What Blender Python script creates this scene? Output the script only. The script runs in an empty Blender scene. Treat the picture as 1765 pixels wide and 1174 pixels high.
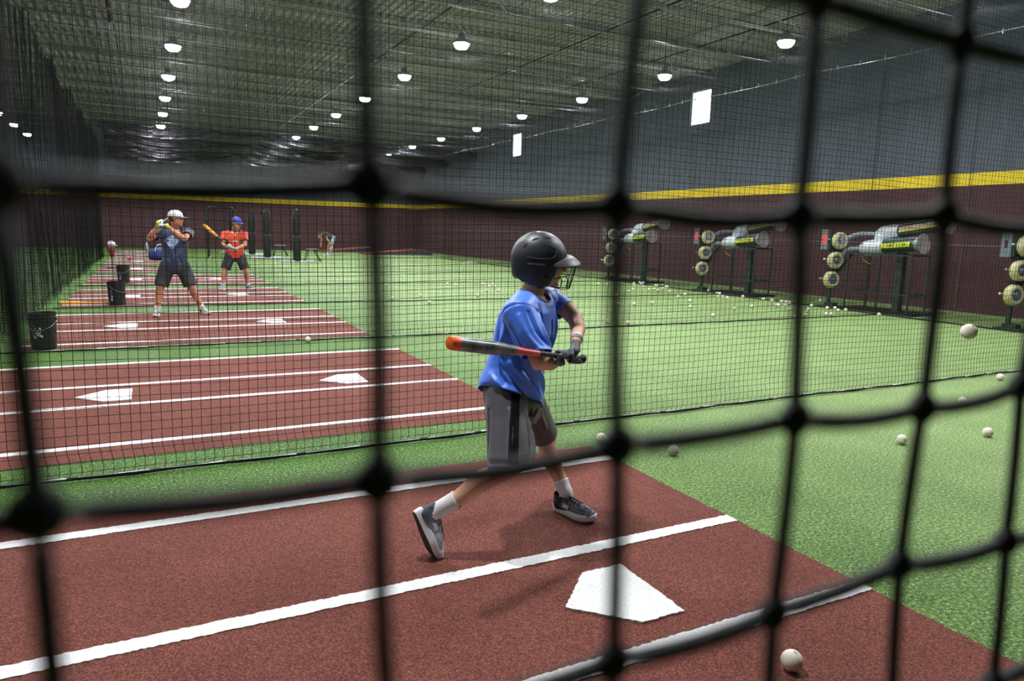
import bpy, bmesh, math, random
from mathutils import Vector, Matrix, noise
PI = math.pi
scene = bpy.context.scene
col = scene.collection

# ---------------------------------------------------------------- camera, world, exposure
def build_camera():
    cd = bpy.data.cameras.new('camera')
    cam = bpy.data.objects.new('camera', cd)
    col.objects.link(cam)
    yaw, pitch, roll = math.radians(27.26), math.radians(8.81), math.radians(-1.568)
    cy, sy = math.cos(yaw), math.sin(yaw)
    fw = Vector((sy*math.cos(pitch), cy*math.cos(pitch), -math.sin(pitch)))
    r = Vector((cy, -sy, 0)); d = fw.cross(r)
    cr, sr = math.cos(roll), math.sin(roll)
    R = cr*r + sr*d; D = -sr*r + cr*d
    m = Matrix((R, -D, -fw)).transposed().to_4x4()
    m.translation = Vector((0, 0, 1.48))
    cam.matrix_world = m
    cd.sensor_width = 36.0
    cd.lens = 36.0*1218.8/1765.0
    cd.clip_start = 0.02; cd.clip_end = 200
    cd.dof.use_dof = True
    cd.dof.focus_distance = 4.4
    cd.dof.aperture_fstop = 6.3
    scene.camera = cam
build_camera()
w = bpy.data.worlds.new('world'); scene.world = w; w.use_nodes = True
w.node_tree.nodes['Background'].inputs[0].default_value = (0.55, 0.7, 1.0, 1)
w.node_tree.nodes['Background'].inputs[1].default_value = 0.02
scene.view_settings.view_transform = 'Standard'
scene.view_settings.look = 'None'
scene.view_settings.gamma = 1.0
scene.view_settings.use_curve_mapping = False
scene.view_settings.exposure = 0.14
LAMP_W = 150.0
LAMP_Z = 5.45
ROW_X = (0.72, 6.25, 11.8)
LAMP_Y = [3.35 + 3.85*k for k in range(11)]

# ---------------------------------------------------------------- helpers
def srgb(r, g, b):
    f = lambda c: (c/255/12.92) if c/255 <= 0.04045 else ((c/255+0.055)/1.055)**2.4
    return (f(r), f(g), f(b), 1.0)
_M = {}
def mat(name, color, rough=0.6, metal=0.0, emit=None, es=1.0, spec=0.5, sheen=0.0, coat=0.0,
        noise_s=None, noise_c=None, noise_f=0.5, bump=0.0, bump_s=200.0, alpha=1.0, detail=4.0, stretch=None):
    """procedural principled material: colour broken up by noise, bump from a second noise"""
    if name in _M: return _M[name]
    m = bpy.data.materials.new(name); m.use_nodes = True
    nt = m.node_tree; N = nt.nodes; L = nt.links
    b = N['Principled BSDF']
    b.inputs['Base Color'].default_value = color
    b.inputs['Roughness'].default_value = rough
    b.inputs['Metallic'].default_value = metal
    b.inputs['Specular IOR Level'].default_value = spec
    b.inputs['Sheen Weight'].default_value = sheen
    b.inputs['Coat Weight'].default_value = coat
    if emit:
        b.inputs['Emission Color'].default_value = emit
        b.inputs['Emission Strength'].default_value = es
    if noise_s or bump:
        tc = N.new('ShaderNodeTexCoord'); vec = tc.outputs['Object']
        if stretch:
            mp = N.new('ShaderNodeMapping'); mp.inputs['Scale'].default_value = stretch
            L.new(vec, mp.inputs['Vector']); vec = mp.outputs['Vector']
    if noise_s:
        nz = N.new('ShaderNodeTexNoise'); nz.inputs['Scale'].default_value = noise_s
        nz.inputs['Detail'].default_value = detail; nz.inputs['Roughness'].default_value = 0.65
        L.new(vec, nz.inputs['Vector'])
        rp = N.new('ShaderNodeValToRGB')
        rp.color_ramp.elements[0].position = 0.5-noise_f/2; rp.color_ramp.elements[1].position = 0.5+noise_f/2
        rp.color_ramp.elements[0].color = color; rp.color_ramp.elements[1].color = noise_c or color
        L.new(nz.outputs['Fac'], rp.inputs['Fac']); L.new(rp.outputs['Color'], b.inputs['Base Color'])
    if bump:
        n2 = N.new('ShaderNodeTexNoise'); n2.inputs['Scale'].default_value = bump_s
        n2.inputs['Detail'].default_value = 3.0
        L.new(vec, n2.inputs['Vector'])
        bp = N.new('ShaderNodeBump'); bp.inputs['Strength'].default_value = bump; bp.inputs['Distance'].default_value = 0.002
        L.new(n2.outputs['Fac'], bp.inputs['Height']); L.new(bp.outputs['Normal'], b.inputs['Normal'])
    _M[name] = m
    return m

def turf(name, dark, light, pale, s1, glint=0.0, bump=0.6, rough=0.75, sheen=0.0, spec=0.3, glare_tones=None):
    """artificial grass: fine blade noise in three tones, larger mottling, glints painted as pale specks, blade bump"""
    if name in _M: return _M[name]
    m = bpy.data.materials.new(name); m.use_nodes = True
    nt = m.node_tree; N = nt.nodes; L = nt.links; b = N['Principled BSDF']
    tc = N.new('ShaderNodeTexCoord')
    n1 = N.new('ShaderNodeTexNoise'); n1.inputs['Scale'].default_value = s1; n1.inputs['Detail'].default_value = 5; n1.inputs['Roughness'].default_value = 0.75
    n2 = N.new('ShaderNodeTexNoise'); n2.inputs['Scale'].default_value = 1.3; n2.inputs['Detail'].default_value = 5
    L.new(tc.outputs['Object'], n1.inputs['Vector']); L.new(tc.outputs['Object'], n2.inputs['Vector'])
    rp = N.new('ShaderNodeValToRGB'); e = rp.color_ramp.elements
    e[0].position = 0.38; e[0].color = dark; e[1].position = 0.63; e[1].color = pale
    k = e.new(0.5); k.color = light
    L.new(n1.outputs['Fac'], rp.inputs['Fac'])
    hv = N.new('ShaderNodeHueSaturation')
    mr = N.new('ShaderNodeMapRange'); mr.inputs[1].default_value = 0.3; mr.inputs[2].default_value = 0.7; mr.inputs[3].default_value = 0.86; mr.inputs[4].default_value = 1.12
    L.new(n2.outputs['Fac'], mr.inputs[0]); L.new(mr.outputs[0], hv.inputs['Value']); L.new(rp.outputs['Color'], hv.inputs['Color'])
    if glare_tones:   # brighter light and gloss over the open field, painted in as paler tones
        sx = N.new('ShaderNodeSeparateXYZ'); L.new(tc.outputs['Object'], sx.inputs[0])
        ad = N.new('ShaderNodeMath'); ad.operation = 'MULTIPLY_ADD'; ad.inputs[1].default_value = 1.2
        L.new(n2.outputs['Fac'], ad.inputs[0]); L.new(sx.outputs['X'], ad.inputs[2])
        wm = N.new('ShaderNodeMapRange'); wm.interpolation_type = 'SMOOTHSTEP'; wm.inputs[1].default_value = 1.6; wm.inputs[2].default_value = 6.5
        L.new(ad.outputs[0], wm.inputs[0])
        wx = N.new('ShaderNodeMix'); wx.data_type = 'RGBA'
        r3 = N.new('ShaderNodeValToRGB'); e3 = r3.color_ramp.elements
        e3[0].position = 0.36; e3[0].color = glare_tones[0]; e3[1].position = 0.66; e3[1].color = glare_tones[2]
        k3 = e3.new(0.5); k3.color = glare_tones[1]
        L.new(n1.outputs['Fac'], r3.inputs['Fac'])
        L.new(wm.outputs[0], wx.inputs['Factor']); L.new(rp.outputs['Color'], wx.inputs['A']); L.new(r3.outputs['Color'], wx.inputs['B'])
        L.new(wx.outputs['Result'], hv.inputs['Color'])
    L.new(hv.outputs['Color'], b.inputs['Base Color'])
    b.inputs['Roughness'].default_value = rough; b.inputs['Specular IOR Level'].default_value = spec
    b.inputs['Sheen Weight'].default_value = sheen; b.inputs['Sheen Roughness'].default_value = 0.4
    b.inputs['Sheen Tint'].default_value = pale
    bp = N.new('ShaderNodeBump'); bp.inputs['Strength'].default_value = bump; bp.inputs['Distance'].default_value = 0.006
    L.new(n1.outputs['Fac'], bp.inputs['Height']); L.new(bp.outputs['Normal'], b.inputs['Normal'])
    if glint:  # sparkle of the blades, painted into the base colour as pale noise specks
        v = N.new('ShaderNodeTexNoise'); v.inputs['Scale'].default_value = s1*1.3; v.inputs['Detail'].default_value = 2
        L.new(tc.outputs['Object'], v.inputs['Vector'])
        r2 = N.new('ShaderNodeValToRGB'); r2.color_ramp.elements[0].position = 0.64; r2.color_ramp.elements[1].position = 0.70
        L.new(v.outputs['Fac'], r2.inputs['Fac'])
        mx = N.new('ShaderNodeMix'); mx.data_type = 'RGBA'; mx.inputs['B'].default_value = (0.75, 0.86, 0.6, 1)
        mu = N.new('ShaderNodeMath'); mu.operation = 'MULTIPLY'; mu.inputs[1].default_value = glint
        L.new(r2.outputs['Color'], mu.inputs[0]); L.new(mu.outputs[0], mx.inputs['Factor'])
        L.new(hv.outputs['Color'], mx.inputs['A']); L.new(mx.outputs['Result'], b.inputs['Base Color'])
    _M[name] = m
    return m

def tag(o, label=None, cat=None, group=None, kind=None):
    if label: o['label'] = label
    if cat: o['category'] = cat
    if group: o['group'] = group
    if kind: o['kind'] = kind
    return o
def empty(name, loc=(0, 0, 0), rz=0.0):
    o = bpy.data.objects.new(name, None); col.objects.link(o)
    o.location = loc; o.rotation_euler = (0, 0, rz); o.empty_display_size = 0.1
    return o
def thing(name, label, cat, loc=(0, 0, 0), rz=0.0, group=None):
    return tag(empty(name, loc, rz), label, cat, group)
def link_mesh(name, me, mats, parent=None, smooth=True):
    o = bpy.data.objects.new(name, me); col.objects.link(o)
    if not isinstance(mats, (list, tuple)): mats = [mats]
    for m in mats: me.materials.append(m)
    if smooth:
        for p in me.polygons: p.use_smooth = True
    if parent: o.parent = parent
    return o
def copy_tree(o, parent=None):
    c = o.copy(); col.objects.link(c); c.parent = parent
    for ch in KIDS(o): copy_tree(ch, c)
    return c
def KIDS(o):
    return [x for x in bpy.data.objects if x.parent == o]

def frame(d, up=Vector((0, 0, 1))):
    d = Vector(d).normalized()
    if abs(d.dot(up)) > 0.95: up = Vector((1, 0, 0))
    x = d.cross(up).normalized(); y = x.cross(d).normalized()
    return x, y, d

class MB:
    def __init__(s): s.v = []; s.f = []; s.m = []
    def add(s, vs, fs, mi=0):
        n = len(s.v); s.v += [tuple(a) for a in vs]
        for f in fs: s.f.append(tuple(i+n for i in f)); s.m.append(mi)
        return s
    def box(s, lo, hi, mi=0, M=None):
        x0, y0, z0 = lo; x1, y1, z1 = hi
        vs = [Vector(p) for p in ((x0,y0,z0),(x1,y0,z0),(x1,y1,z0),(x0,y1,z0),(x0,y0,z1),(x1,y0,z1),(x1,y1,z1),(x0,y1,z1))]
        if M: vs = [M @ p for p in vs]
        return s.add(vs, [(0,3,2,1),(4,5,6,7),(0,1,5,4),(1,2,6,5),(2,3,7,6),(3,0,4,7)], mi)
    def bar(s, a, b, wd, h=None, mi=0):
        h = h or wd; a = Vector(a); b = Vector(b); x, y, d = frame(b-a)
        vs = [p + x*sx*wd/2 + y*sy*h/2 for p in (a, b) for sx, sy in ((-1,-1),(1,-1),(1,1),(-1,1))]
        return s.add(vs, [(3,2,1,0),(4,5,6,7),(0,1,5,4),(1,2,6,5),(2,3,7,6),(3,0,4,7)], mi)
    def tube(s, pts, r, n=8, mi=0, cap=True, closed=False, up=None):
        """tube along a polyline, r a number or one radius per point (parallel transport frames)"""
        pts = [Vector(p) for p in pts]; k = len(pts)
        rs = r if isinstance(r, (list, tuple)) else [r]*k
        vs = []; prev = None
        for i, p in enumerate(pts):
            if closed: t = pts[(i+1) % k] - pts[i-1]
            else: t = pts[min(i+1, k-1)] - pts[max(i-1, 0)]
            if t.length < 1e-9: t = Vector((0, 0, 1))
            t.normalize()
            if prev is None: x, y, _ = frame(t)
            else:
                x = prev - t*prev.dot(t)
                if x.length < 1e-6: x, y, _ = frame(t)
                x.normalize(); y = t.cross(x)
            prev = x
            for j in range(n):
                a = 2*PI*j/n; vs.append(p + x*math.cos(a)*rs[i] + y*math.sin(a)*rs[i])
        fs = []
        for i in range(k if closed else k-1):
            for j in range(n):
                a, b = i*n+j, i*n+(j+1) % n; c, d = ((i+1) % k)*n+(j+1) % n, ((i+1) % k)*n+j
                fs.append((a, b, c, d))
        if cap and not closed:
            fs.append(tuple(range(n))[::-1]); fs.append(tuple((k-1)*n+j for j in range(n)))
        return s.add(vs, fs, mi)
    def lathe(s, prof, n=24, M=None, mi=0, cap=True):
        """prof: list of (radius, z)"""
        vs = []
        for r, z in prof:
            for j in range(n):
                a = 2*PI*j/n; vs.append(Vector((r*math.cos(a), r*math.sin(a), z)))
        if M: vs = [M @ v for v in vs]
        fs = [(i*n+j, i*n+(j+1) % n, (i+1)*n+(j+1) % n, (i+1)*n+j) for i in range(len(prof)-1) for j in range(n)]
        if cap:
            fs.append(tuple(range(n))[::-1]); fs.append(tuple((len(prof)-1)*n+j for j in range(n)))
        return s.add(vs, fs, mi)
    def ell(s, c, r, R=None, n=16, mi=0):
        c = Vector(c); r = (r, r, r) if isinstance(r, (int, float)) else r
        vs = []; h = n//2
        for i in range(h+1):
            th = PI*i/h
            for j in range(n):
                a = 2*PI*j/n
                q = Vector((r[0]*math.sin(th)*math.cos(a), r[1]*math.sin(th)*math.sin(a), r[2]*math.cos(th)))
                if R: q = R @ q
                vs.append(c+q)
        fs = [(i*n+j, (i+1)*n+j, (i+1)*n+(j+1) % n, i*n+(j+1) % n) for i in range(h) for j in range(n)]
        return s.add(vs, fs, mi)
    def caps(s, pts, rs, n=14, mi=0):
        """chain with round ends: a limb that tapers from joint to joint"""
        pts = [Vector(p) for p in pts]
        P = []; Rr = []
        d0 = (pts[1]-pts[0]).normalized(); d1 = (pts[-1]-pts[-2]).normalized()
        for a in (80, 50, 25): P.append(pts[0]-d0*rs[0]*math.sin(math.radians(a))); Rr.append(rs[0]*math.cos(math.radians(a)))
        P += pts; Rr += list(rs)
        for a in (25, 50, 80): P.append(pts[-1]+d1*rs[-1]*math.sin(math.radians(a))); Rr.append(rs[-1]*math.cos(math.radians(a)))
        return s.tube(P, Rr, n, mi)
    def loft(s, secs, n=24, mi=0, e=2.0):
        """secs: (centre, xaxis, yaxis, rx, ry); closed at both ends"""
        vs = []
        for c, x, y, rx, ry in secs:
            for j in range(n):
                a = 2*PI*j/n; ca, sa = math.cos(a), math.sin(a)
                u = math.copysign(abs(ca)**(2/e), ca); v = math.copysign(abs(sa)**(2/e), sa)
                vs.append(Vector(c) + Vector(x)*rx*u + Vector(y)*ry*v)
        k = len(secs)
        fs = [(i*n+j, i*n+(j+1) % n, (i+1)*n+(j+1) % n, (i+1)*n+j) for i in range(k-1) for j in range(n)]
        fs.append(tuple(range(n))[::-1]); fs.append(tuple((k-1)*n+j for j in range(n)))
        return s.add(vs, fs, mi)
    def mesh(s, name='m'):
        me = bpy.data.meshes.new(name); me.from_pydata(s.v, [], s.f)
        for p, i in zip(me.polygons, s.m): p.material_index = i
        bm = bmesh.new(); bm.from_mesh(me); bmesh.ops.recalc_face_normals(bm, faces=bm.faces[:]); bm.to_mesh(me); bm.free()
        me.validate(); me.update(); return me
    def build(s, name, mats, parent=None, smooth=False, origin=None):
        if origin is not None:
            o_ = Vector(origin); s.v = [tuple(Vector(v)-o_) for v in s.v]
        me = s.mesh(name); o = link_mesh(name, me, mats, parent, smooth)
        if origin is not None: o.location = origin
        return o
def auto_smooth(o, ang=35):
    me = o.data
    for p in me.polygons: p.use_smooth = True
    try: me.set_sharp_from_angle(angle=math.radians(ang))
    except Exception: pass
    return o
def bevel(o, wd=0.004, seg=2):
    b = o.modifiers.new('bevel', 'BEVEL'); b.width = wd; b.segments = seg; b.limit_method = 'ANGLE'; return o
def catmull(pts, n=6):
    pts = [Vector(p) for p in pts]; out = []
    for i in range(len(pts)-1):
        p0, p1, p2, p3 = pts[max(i-1, 0)], pts[i], pts[i+1], pts[min(i+2, len(pts)-1)]
        for k in range(n):
            t = k/n
            out.append(0.5*((2*p1)+(p2-p0)*t+(2*p0-5*p1+4*p2-p3)*t*t+(3*p1-p0-3*p2+p3)*t**3))
    out.append(pts[-1]); return out

# ---------------------------------------------------------------- materials
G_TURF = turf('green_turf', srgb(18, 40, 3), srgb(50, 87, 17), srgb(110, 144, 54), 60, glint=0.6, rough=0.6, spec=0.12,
              glare_tones=(srgb(66, 90, 42), srgb(108, 134, 76), srgb(172, 188, 136)))
R_TURF = turf('clay_turf', srgb(66, 35, 28), srgb(103, 57, 48), srgb(138, 86, 75), 140, rough=0.9, spec=0.15, bump=0.4)
W_TURF = turf('white_turf', srgb(205, 205, 205), srgb(236, 236, 236), srgb(250, 250, 250), 210, rough=0.9, spec=0.15, bump=0.5)
NET = mat('net_twine', srgb(12, 12, 14), rough=0.85, spec=0.12)
NETF = mat('net_cord', srgb(15, 15, 19), rough=0.6, spec=0.35, bump=0.5, bump_s=900)
STEEL = mat('galvanised_steel', srgb(150, 152, 156), rough=0.35, metal=0.8, noise_s=30, noise_c=srgb(190, 192, 196))
JOIST = mat('painted_steel', srgb(124, 128, 122), rough=0.65, noise_s=9, noise_c=srgb(104, 110, 104))
DECK = mat('roof_deck', srgb(140, 138, 136), rough=0.75, noise_s=3, noise_c=srgb(122, 121, 118))
BLACKM = mat('black_metal', srgb(20, 21, 23), rough=0.4, spec=0.5)
CABLE = mat('bright_cable', srgb(200, 200, 205), rough=0.25, metal=0.9)

# ---------------------------------------------------------------- the setting
XL, XR, YF, YN, ZC = -9.0, 15.7, 44.0, -3.5, 6.6
def structure(name, mb, mats, smooth=False):
    o = mb.build(name, mats, None, smooth); o['kind'] = 'structure'; return o
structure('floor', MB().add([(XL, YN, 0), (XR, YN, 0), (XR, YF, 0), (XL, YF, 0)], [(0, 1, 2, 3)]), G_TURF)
# roof deck: ribs run away from the camera
mb = MB(); prof = []; x = XL
while x < XR:
    prof += [(x, ZC), (x+0.06, ZC), (x+0.085, ZC-0.045), (x+0.135, ZC-0.045), (x+0.16, ZC)]; x += 0.2
n = len(prof)
mb.add([(a, YN, b) for a, b in prof]+[(a, YF, b) for a, b in prof], [(i, i+n, i+n+1, i+1) for i in range(n-1)])
structure('ceiling', mb, DECK)
def wall_mat(name, c1, c2, s=4.0, st=(1, 1, 0.2)):
    return mat(name, c1, rough=0.8, noise_s=s, noise_c=c2, stretch=st, bump=0.3, bump_s=60)
UP = wall_mat('charcoal_wall', srgb(74, 81, 90), srgb(86, 94, 103))
LOW = wall_mat('maroon_padding', srgb(62, 33, 35), srgb(74, 42, 44))
YEL = wall_mat('yellow_stripe', srgb(214, 186, 28), srgb(226, 200, 50), 8)
DARK = wall_mat('black_wall', srgb(22, 23, 26), srgb(30, 31, 34))
YZ0, YZ1 = 2.70, 2.96
WIN = [(17.5, 18.42), (30.1, 31.0)]
WZ0, WZ1 = 4.95, 6.02
mb = MB()   # right wall: maroon below, stripe, charcoal above, with two window openings
mb.box((XR, YN, 0), (XR+0.25, YF+.25, YZ0), 0)
mb.box((XR, YN, YZ0), (XR+0.25, YF+.25, YZ1), 1)
mb.box((XR, YN, YZ1), (XR+0.25, YF+.25, WZ0), 2)
mb.box((XR, YN, WZ1), (XR+0.25, YF+.25, ZC+.05), 2)
ys = [YN]+[y for w_ in WIN for y in w_]+[YF+.25]
for i in range(0, len(ys), 2): mb.box((XR, ys[i], WZ0), (XR+0.25, ys[i+1], WZ1), 2)
# seams of the padding: a horizontal joint and vertical battens
mb.box((XR-0.012, YN, 1.42), (XR, YF, 1.445), 2)
structure('wall_right', mb, [LOW, YEL, UP])
mb = MB()
mb.box((XL, YF, 0), (XR, YF+.25, YZ0), 0); mb.box((XL, YF, YZ0), (XR, YF+.25, YZ1), 1); mb.box((XL, YF, YZ1), (XR, YF+.25, ZC+.05), 2)
structure('wall_far', mb, [LOW, YEL, UP])
structure('wall_left', MB().box((XL-.25, YN, 0), (XL, YF+.25, ZC+.05)), DARK)
structure('wall_near', MB().box((XL, YN-.25, 0), (XR+.25, YN, ZC+.05)), DARK)
GLOW = mat('daylight_glass', srgb(235, 245, 255), rough=0.3, emit=(0.86, 0.94, 1.0, 1), es=14.0)
WFR = mat('window_frame', srgb(120, 128, 134), rough=0.4)
for i, (a, b) in enumerate(WIN):
    fr = MB(); t = 0.045
    for lo, hi in (((XR+.03, a, WZ0), (XR+.13, a+t, WZ1)), ((XR+.03, b-t, WZ0), (XR+.13, b, WZ1)), ((XR+.03, a+t, WZ0), (XR+.13, b-t, WZ0+t)), ((XR+.03, a+t, WZ1-t), (XR+.13, b-t, WZ1))):
        fr.box(lo, hi)
    o = structure('window_%d' % (i+1), fr, WFR)
    MB().box((XR+.07, a+t, WZ0+t), (XR+.09, b-t, WZ1-t)).build('pane', GLOW, o)

# vertical hanging cables on the right wall
def roof_joist(y, first=[None]):
    if first[0] is None:
        zt, zb = ZC-0.07, 5.82
        m = MB()
        for s_ in (-1, 1):
            m.box((XL, s_*0.035-0.022, zt-0.05), (XR, s_*0.035+0.022, zt)); m.box((XL+1.4, s_*0.03-0.018, zb-0.04), (14.25, s_*0.03+0.018, zb))
        ch = m
        wb = MB(); x = 14.25; k = 0
        while x > XL+2:
            wb.bar((x, 0, zb-.02), (x-0.75, 0, zt-.03), 0.021); wb.bar((x-0.75, 0, zt-.03), (x-1.5, 0, zb-.02), 0.021)
            if k % 1 == 0: wb.bar((x-1.5, 0, zb), (x-1.5, 0, zt), 0.02)
            x -= 1.5; k += 1
        wb.bar((14.25, 0, zb-.02), (15.3, 0, zt-.03), 0.034); wb.bar((14.2, 0, zb), (14.2, 0, zt), 0.022)
        r = thing('roof_joist', 'pale open-web steel roof joist spanning under the ribbed deck', 'roof joist', (0, y, 0), 0, 'open-web roof joists')
        ch.build('chord', JOIST, r); wb.build('web', JOIST, r)
        first[0] = r
    else:
        c = copy_tree(first[0]); c.location = (0, y, 0); r = c
    return r
ORD = ['closest to', 'second from', 'third from', 'fourth from', 'fifth from', 'sixth from', 'seventh from', 'eighth from', 'ninth from', 'tenth from', 'eleventh from', 'twelfth from', 'thirteenth from', 'fourteenth from', 'fifteenth from', 'sixteenth from', 'seventeenth from', 'eighteenth from', 'nineteenth from', 'twentieth from']
for k in range(20): roof_joist(1.3+2.05*k)['label'] = 'pale open-web steel roof joist under the ribbed deck, %s the far wall' % ORD[19-k]
for x, nm in ((-0.55, 'black conduit pipe under the roof above the dark side netting'), (5.95, 'black conduit pipe under the roof above the middle row of lamps'),
              (9.7, 'black conduit pipe under the roof between the middle and right lamp rows'), (12.4, 'black conduit pipe under the roof nearest the windowed wall')):
    tag(MB().tube([(x, YN, 6.12), (x, YF, 6.12)], 0.035, 8).build('conduit_pipe', BLACKM, None, True), nm, 'pipe')
# ---------------------------------------------------------------- batting lanes laid into the turf
rnd = random.Random(4)
def ragged(pts, z, step=0.012, amp=0.004, seed=0):
    """outline of a turf inlay whose cut edge is slightly furry"""
    rr = random.Random(seed); out = []
    for i in range(len(pts)):
        a = Vector(pts[i]); b = Vector(pts[(i+1) % len(pts)]); d = b-a; L = d.length
        n = max(1, int(L/step)); nx = Vector((-d.y, d.x)).normalized()
        for k in range(n):
            p = a + d*k/n + (nx*rr.uniform(-amp, amp) if k else nx*0)
            out.append((p.x, p.y, z))
    return out
def inlay(pts, z, z0=0.0, **kw):
    top = ragged(pts, z, **kw); n = len(top)
    bm = bmesh.new()
    vt = [bm.verts.new(p) for p in top]; vb = [bm.verts.new((p[0], p[1], z0)) for p in top]
    f = bm.faces.new(vt)
    for i in range(n): bm.faces.new((vt[i-1], vt[i], vb[i], vb[i-1]))
    if f.normal.z < 0: pass
    bmesh.ops.triangulate(bm, faces=[f], ngon_method='BEAUTY')
    bmesh.ops.recalc_face_normals(bm, faces=bm.faces[:])
    me = bpy.data.meshes.new('inlay'); bm.to_mesh(me); bm.free(); return me
PITCH = 4.54
LANE_WORDS = ['the boy in blue swings on', 'just beyond the first dividing net', 'the man in the navy shirt stands on', 'the man in orange stands on',
              'just beyond the man in orange', 'with the blue bag area behind it', 'sixth strip towards the far wall', 'second last strip before the far wall', 'strip closest to the far wall']
PLATE_WORDS = ['in front of the boy in blue', 'on the empty lane behind the first net', 'on the lane of the man in navy', 'on the lane of the man in orange', 'on the lane behind the man in orange']
plateL = {0: 'outside left', 1: 'large', 2: 'x'}
for k in range(9):
    oy = PITCH*k
    x0, x1 = -1.36, (2.70 if k < 5 else 0.75)
    y0, y1 = 0.42+oy, 4.0+oy
    if k > 0: y0, y1 = 0.38+oy, 3.80+oy
    fine = 0.012 if k < 2 else 0.1; amp = 0.004 if k < 2 else 0.004
    nm = ['rust-red turf batting lane under the boy in the blue shirt', 'rust-red turf batting lane with nobody on it behind the first net', 'rust-red turf batting lane under the man in the white cap',
          'rust-red turf batting lane under the man in the orange shirt', 'rust-red turf batting lane directly behind the man in the orange shirt',
          'short rust-red turf lane just behind the lane past the orange man', 'short rust-red turf lane seen behind the blue bag', 'short rust-red turf lane second from the far wall',
          'short rust-red turf lane closest to the far wall'][k]
    t = thing('batting_lane', nm, 'turf lane', ((x0+x1)/2, (y0+y1)/2, 0))
    cx, cy = (x0+x1)/2, (y0+y1)/2
    loc = lambda pts: [(a-cx, b-cy) for a, b in pts]
    link_mesh('clay_turf', inlay(loc([(x0, y0), (x1, y0), (x1, y1), (x0, y1)]), 0.003, step=fine, amp=amp, seed=k), R_TURF, t, False)
    hw = 0.036 if k else 0.040
    for j, ly in enumerate((0.68, 1.84, 2.63, 3.73)):
        y = ly+oy + (0.0 if k == 0 else 0.01)
        e = x1 - (0.0 if k == 0 else 0.0)
        link_mesh('boundary_line', inlay(loc([(x0, y-hw), (e, y-hw), (e, y+hw), (x0, y+hw)]), 0.007, step=fine, amp=amp, seed=10*k+j), W_TURF, t, False)
    for side, px in (('right', 1.41), ('left', -0.60)):
        if side == 'right' and k > 4: continue
        if k == 0 and side == 'left': lab = 'white five-sided home plate at the left end of the boy\'s lane'
        py = 2.21+oy
        pts = [(px, py), (px+0.215, py-0.216), (px+0.42, py-0.216), (px+0.42, py+0.216), (px+0.215, py+0.216)]
        ox = px+0.2
        o = link_mesh('home_plate', inlay([(a-ox, b-py) for a, b in pts], 0.012, z0=0.003, step=fine, amp=amp, seed=99+k), W_TURF, None, False)
        o.location = (ox, py, 0)
        where = ["the boy's lane", 'the empty lane behind the first net', 'the lane of the man in navy', 'the lane of the man in orange', 'the lane behind the man in orange',
                 'the first short lane', 'the short lane by the blue bag', 'the second last lane', 'the last lane by the far wall'][k]
        tag(o, 'white turf home plate, %s one on %s' % (side, where) if k < 5 else 'white turf home plate on %s' % where, 'home plate')
        if k < 5: pass

# ---------------------------------------------------------------- netting: real twine
def twine(mb, pts, r, n=3): mb.tube(pts, r, n, 0, False)
def net_panel(name, label, Y, x0, x1, z1, sp, r, seed, wave=0.03, segx=0.35, segz=0.3, mats=None, group=None):
    rr = random.Random(seed); ph = [rr.uniform(0, 6.28) for _ in range(8)]
    def P(x, z):
        s_ = min(1, z/0.9)
        dy = wave*s_*(math.sin(0.9*x+ph[0])+0.6*math.sin(2.3*x+ph[1]+0.8*z)+0.35*math.sin(5.1*x+1.7*z+ph[2]))
        dz = 0.018*s_*(math.sin(0.75*x+ph[3]+0.4*z)+0.8*math.sin(1.9*x+ph[4]-0.6*z))*(1-z/z1*0.8)
        dx = 0.010*math.sin(1.1*z+ph[5]+0.7*x)*s_ + (0.016*math.sin(PI*min(1, z/0.16)))*(1 if z < 0.16 else 0)
        return (x+dx, Y+dy, max(0.004, z+dz))
    mb = MB(); nx = int((x1-x0)/sp); nz = int(z1/sp)
    kz = max(6, int(z1/segz)); kx = max(6, int((x1-x0)/segx))
    for i in range(nx+1):
        x = x0+i*sp+rr.uniform(-.002, .002); zs = [0, 0.03, 0.07, 0.12, 0.18]+[0.18+(z1-0.18)*j/kz for j in range(1, kz+1)]
        twine(mb, [P(x, z) for z in zs], r)
    for j in range(1, nz+1):
        z = j*sp+rr.uniform(-.002, .002)
        twine(mb, [P(x0+(x1-x0)*i/kx, z) for i in range(kx+1)], r)
    t = thing(name, label, 'net', (0, 0, 0), group=group)
    mb.build('mesh_netting', NET, t)
    hem = MB()
    hp = []; n = int((x1-x0)/0.25)
    for i in range(n+1):
        x = x0+(x1-x0)*i/n; hp.append((x, Y+0.012*math.sin(2.1*x+seed)+0.008*math.sin(6*x), 0.018+0.004*math.sin(9*x)))
    hem.tube(hp, 0.011, 6); hem.build('hem_rope', NETF, t, True)
    cl = MB()   # grey conduit laid in the hem, with dark ties
    x = x0+0.4
    while x < min(x1, 9.0):
        a, b = x, x+0.36
        ya = Y+0.012*math.sin(2.1*a+seed)+0.008*math.sin(6*a); yb = Y+0.012*math.sin(2.1*b+seed)+0.008*math.sin(6*b)
        cl.tube([(a, ya-0.006, 0.026), (b, yb-0.006, 0.026)], 0.006, 6); x += 0.42
    if Y < 10: cl.build('hem_conduit', STEEL, t, True)
    MB().tube([(x0, Y, z1), (x1, Y, z1)], 0.008, 6).build('top_cable', CABLE, t, True)
    return t
NETZ = 5.1
NX0, NX1 = -1.65, 13.2
net_panel('divider_net', 'black mesh dividing net right behind the boy, hem on the turf', 4.54, NX0, NX1, NETZ, 0.054, 0.0018, 3, wave=0.018)
net_panel('divider_net', 'black mesh dividing net with its hem behind the large bucket', 9.22, NX0, NX1, NETZ, 0.054, 0.0017, 5, wave=0.03)
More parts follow.
